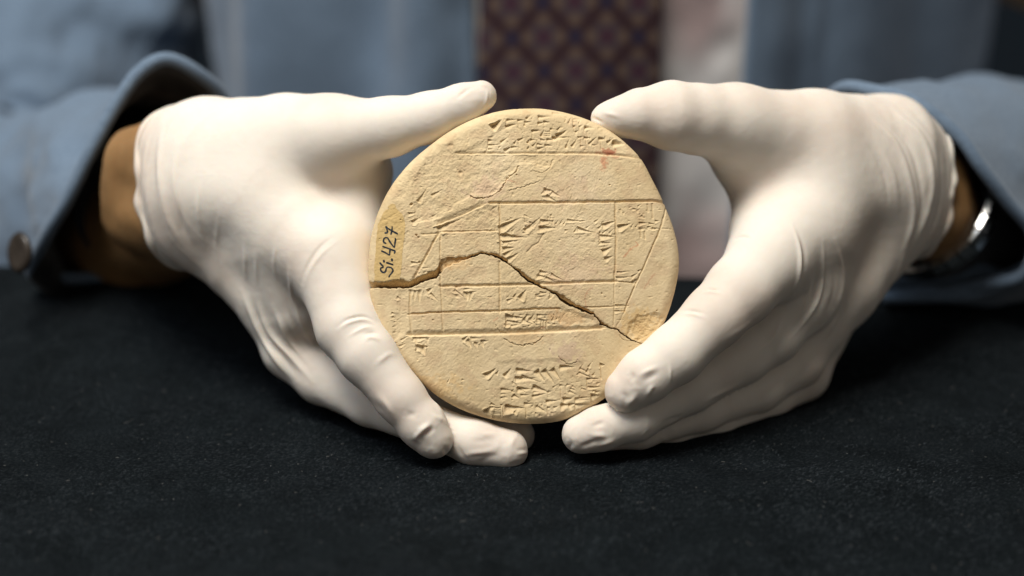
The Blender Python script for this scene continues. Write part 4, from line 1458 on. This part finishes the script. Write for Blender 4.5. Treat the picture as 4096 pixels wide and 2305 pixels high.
# --- tie
nu, nvt = 150, 420
tu, tv = np.meshgrid(np.linspace(-1, 1, nu), np.linspace(-0.125, 0.33, nvt))
halfw = 0.0520 - 0.035 * np.clip(tv - 0.0, 0, 1)
halfw = np.where(tv < -0.095, halfw * np.clip((tv + 0.128) / 0.033, 0.02, 1), halfw)
cxm = (1421 * 1.59006 - 2048) / FPX * 0.765
tx = cxm + tu * halfw + 0.012 * tv
alp = np.arcsin(np.clip((tx - TC_[0]) / (TA - 0.004), -1, 1))
T_ = trunk(alp, tv, 1.0, 0.0)
T_[..., 0] = tx
T_[..., 2] += 0.011 - 0.004 * tu ** 2 + 0.0015 * vn3(T_ * np.array([1, 0.4, 1]), 30, 6)
L_ = 0.0163
X_, Y_ = (tx - cxm) / L_ + 0.42, tv / L_ * 0.98 + 0.2
X_ = X_ + 0.04 * Y_
fi = np.floor(X_ + 0.5) + np.floor(Y_ + 0.5)
dxn, dyn = X_ - np.floor(X_ + 0.5), Y_ - np.floor(Y_ + 0.5)
dn_ = np.hypot(dxn, dyn)
even = (np.mod(fi, 2) == 0)
col_t = np.tile(np.array([0.064, 0.041, 0.046]), (nvt, nu, 1))
lat = np.abs(np.mod(X_ + Y_ + 0.0, 1.0) - 0.5)
lat2 = np.abs(np.mod(X_ - Y_ + 0.0, 1.0) - 0.5)
ln = 0 * lat
# diagonal bars run through the middle of each cell
dl = np.minimum(np.abs(np.mod(X_ + Y_, 2.0) - 1.0), np.abs(np.mod(X_ - Y_, 2.0) - 1.0))
bar = sstep(0.30, 0.12, dl)
col_t = col_t * (1 - bar[..., None]) + bar[..., None] * np.array([0.034, 0.016, 0.020])
inner = sstep(0.62, 0.5, np.abs(dxn) + np.abs(dyn)) * (even * 1.0)
col_t = col_t * (1 - inner[..., None]) + inner[..., None] * np.array([0.062, 0.046, 0.056])
mar = sstep(0.30, 0.2, dn_) * even
col_t = col_t * (1 - mar[..., None]) + mar[..., None] * np.array([0.030, 0.024, 0.045])
mar = sstep(0.20, 0.1, dn_) * even
col_t = col_t * (1 - mar[..., None]) + mar[..., None] * np.array([0.085, 0.026, 0.034])
nav = sstep(0.22, 0.17, np.maximum(np.abs(dxn), np.abs(dyn))) * (~even)
col_t = col_t * (1 - nav[..., None]) + nav[..., None] * np.array([0.026, 0.022, 0.046])
ax_, ay_ = X_ - 0.5, Y_
for ox, oy in ((0.5, 0.0), (0.0, 0.5)):
    a_, b2_ = X_ - ox, Y_ - oy
    dd_ = np.hypot(a_ - np.round(a_), b2_ - np.round(b2_))
    be = sstep(0.24, 0.14, dd_)
    col_t = col_t * (1 - be[..., None]) + be[..., None] * np.array([0.118, 0.080, 0.062])
tie = mesh_obj("tie", c2w(T_.reshape(-1, 3)), grid_faces(nvt, nu, False), M_TIE, person, colors={"print": col_t.reshape(-1, 3)})
shell(tie, 0.003, None, -1.0)
tag(tie, "dark maroon tie with a lattice of beige dots and navy squares")

# --- wristwatch-like metal band at the right
wc = cs(3812, 800, -100)
axw = np.array([0.66, -0.42, -0.62])
axw /= np.linalg.norm(axw)
e1 = np.cross(axw, [0, 1, 0])
e1 /= np.linalg.norm(e1)
e2 = np.cross(e1, axw)
n_l = 30
BV, BF = [], []
cent_w = np.array([0.178, 0.034, -0.604])
for k in range(n_l):
    a0, a1 = 2 * math.pi * (k + 0.06) / n_l, 2 * math.pi * (k + 0.94) / n_l
    base_i = len(BV)
    for a in (a0, a1):
        for rr_, zz in ((0.0280, -0.0050), (0.0300, -0.0042), (0.0306, 0.0), (0.0300, 0.0042), (0.0280, 0.0050)):
            BV.append(cent_w + axw * zz + (e1 * math.cos(a) + e2 * 1.08 * math.sin(a)) * rr_)
    for i in range(4):
        BF.append((base_i + i, base_i + i + 1, base_i + 5 + i + 1, base_i + 5 + i))
    BF.append((base_i + 4, base_i, base_i + 5, base_i + 9))
    BF.append((base_i, base_i + 1, base_i + 2, base_i + 3, base_i + 4))
    BF.append((base_i + 9, base_i + 8, base_i + 7, base_i + 6, base_i + 5))
br = mesh_obj("wristband", c2w(np.array(BV)), BF, M_METAL, person, smooth=False)
tag(br, "shiny metal band on the wrist inside the sleeve")

# ------------------------------------------------------------------ black cloth on the table
def cloth_z(x, y):
    z = (0.017 + 0.006 * sstep(-0.02, -0.12, x)) * sstep(0.525, 0.600, y) * (0.85 + 0.15 * vn3(np.stack([x * 6, y * 0 + 1.5, y * 0], -1), 1.0))
    far = sstep(0.56, 0.40, y)
    P = np.stack([x, y, 0 * x], -1)
    z = z + 0.0035 * vn3(P * np.array([1, 1.3, 1]), 9, 3) * far + 0.0012 * vn3(P * np.array([0.8, 1.6, 1]), 30, 5) * far
    z = z + 0.0045 * vn3(P * np.array([0.7, 1.9, 1]), 16, 8) * sstep(0.46, 0.36, y)
    z = z - 0.001
    return z


nxc, nyc = 420, 330
xs = np.linspace(-0.62, 0.70, nxc)
ys = np.linspace(0.16, 0.612, nyc)
X, Y = np.meshgrid(xs, ys)
Z = cloth_z(X, Y)
rows = [np.stack([X, Y, Z], -1)]
# far edge: rounds over and hangs down
ye, ze = Y[-1], Z[-1]
hang = []
for k in range(1, 40):
    if k < 10:
        a = k / 9 * math.pi / 2
        hang.append(np.stack([xs, ye + 0.010 * math.sin(a), ze - 0.010 * (1 - math.cos(a))], -1))
    else:
        d = (k - 9) * 0.010
        hang.append(np.stack([xs, ye + 0.010 + 0.006 * d * 10 * (0.5 + 0.5 * vn3(np.stack([xs * 14, xs * 0 + d, xs * 0], -1), 1.0)) * 0.3, ze - 0.010 - d], -1))
G = np.concatenate([rows[0], np.array(hang)], 0)
cl = mesh_obj("table_cloth", G.reshape(-1, 3), grid_faces(G.shape[0], nxc, False), M_CLOTH, None, origin=(0.0, 0.4, 0.0))
shell(cl, 0.0015, None, -1.0)
tag(cl, "black knitted cloth spread over the table under the hands, flecked with lint", "cloth")

# the nap of the knit: tiny loose fibre ends, mostly lying along the rows
rf = np.random.RandomState(5)
nf = 60000
fx = rf.uniform(-0.27, 0.29, nf)
fy = 0.235 + 0.36 * rf.rand(nf) ** 1.1
keep = vn3(np.stack([fx, fy, fx * 0], -1), 45, 4) + 0.5 * vn3(np.stack([fx, fy * 2, fx * 0], -1), 160, 6) + 0.9 * rf.rand(nf) > 0.3
fx, fy = fx[keep], fy[keep]
nf = len(fx)
fa = rf.normal(0, 0.45, nf) + 0.2
fl_ = rf.uniform(0.0004, 0.0014, nf)
fw = rf.uniform(0.00003, 0.00007, nf)
ca, sa = np.cos(fa), np.sin(fa)
FVv = []
for (u, v) in ((-0.5, -1), (0.5, -1), (0.5, 1), (-0.5, 1)):
    x_ = fx + u * fl_ * ca - v * fw * sa
    y_ = fy + u * fl_ * sa + v * fw * ca
    FVv.append(np.stack([x_, y_, cloth_z(x_, y_) + 0.00012 + (0.00025 if u > 0 else 0)], 1))
FVv = np.stack(FVv, 1).reshape(-1, 3)
fuzz = mesh_obj("cloth_nap", FVv, np.arange(nf * 4).reshape(-1, 4), M_FUZZ, None, origin=(0.0, 0.4, 0.0), smooth=False)
tag(fuzz, "fine grey nap of loose fibre ends all over the black cloth", "fibres", None, "stuff")

# lint: short fibres and specks caught on the knit
rl = np.random.RandomState(12)
LV, LF = [], []
for k in range(650):
    x, y = rl.uniform(-0.24, 0.26), 0.24 + 0.30 * rl.rand() ** 0.9
    ln_ = rl.choice([0.0004, 0.0007, 0.0012, 0.0022], p=[0.5, 0.3, 0.15, 0.05])
    r = rl.uniform(0.00003, 0.00007) * (1.6 if ln_ < 0.0006 else 1)
    a = rl.uniform(0, math.pi)
    bend = rl.uniform(-0.5, 0.5) * ln_
    ca, sa = math.cos(a), math.sin(a)
    C = []
    for t in (-1, 0, 1):
        u, v = t * ln_ / 2, bend * (1 - t * t)
        px_, py_ = x + u * ca - v * sa, y + u * sa + v * ca
        C.append([px_, py_, 0])
    C = np.array(C)
    C[:, 2] = cloth_z(C[:, 0], C[:, 1]) + r * 1.5
    V, F = tube_loop(C, r, 4, False)
    o = len(LV)
    LV.extend(V.tolist())
    LF.extend([tuple(i + o for i in f) for f in F])
lint = mesh_obj("lint", np.array(LV), LF, M_LINT, None, origin=(0.0, 0.4, 0.0), smooth=False)
tag(lint, "pale specks and short fibres of lint caught on the black cloth", "lint", None, "stuff")

# dark backdrop added behind the person to darken the gaps beside the arms
WY_ = 1.75
wv_ = []
nw = 40
for j in range(nw):
    for i in range(nw):
        x = -2.2 + 4.4 * i / (nw - 1)
        z = -0.75 + 2.6 * j / (nw - 1)
        wv_.append((x, WY_ + 0.01 * math.sin(x * 7.0), z))
wall = mesh_obj("wall", np.array(wv_), grid_faces(nw, nw, False), M_BACKDROP, None, origin=(0, WY_, -0.75))
tag(wall, kind="structure")
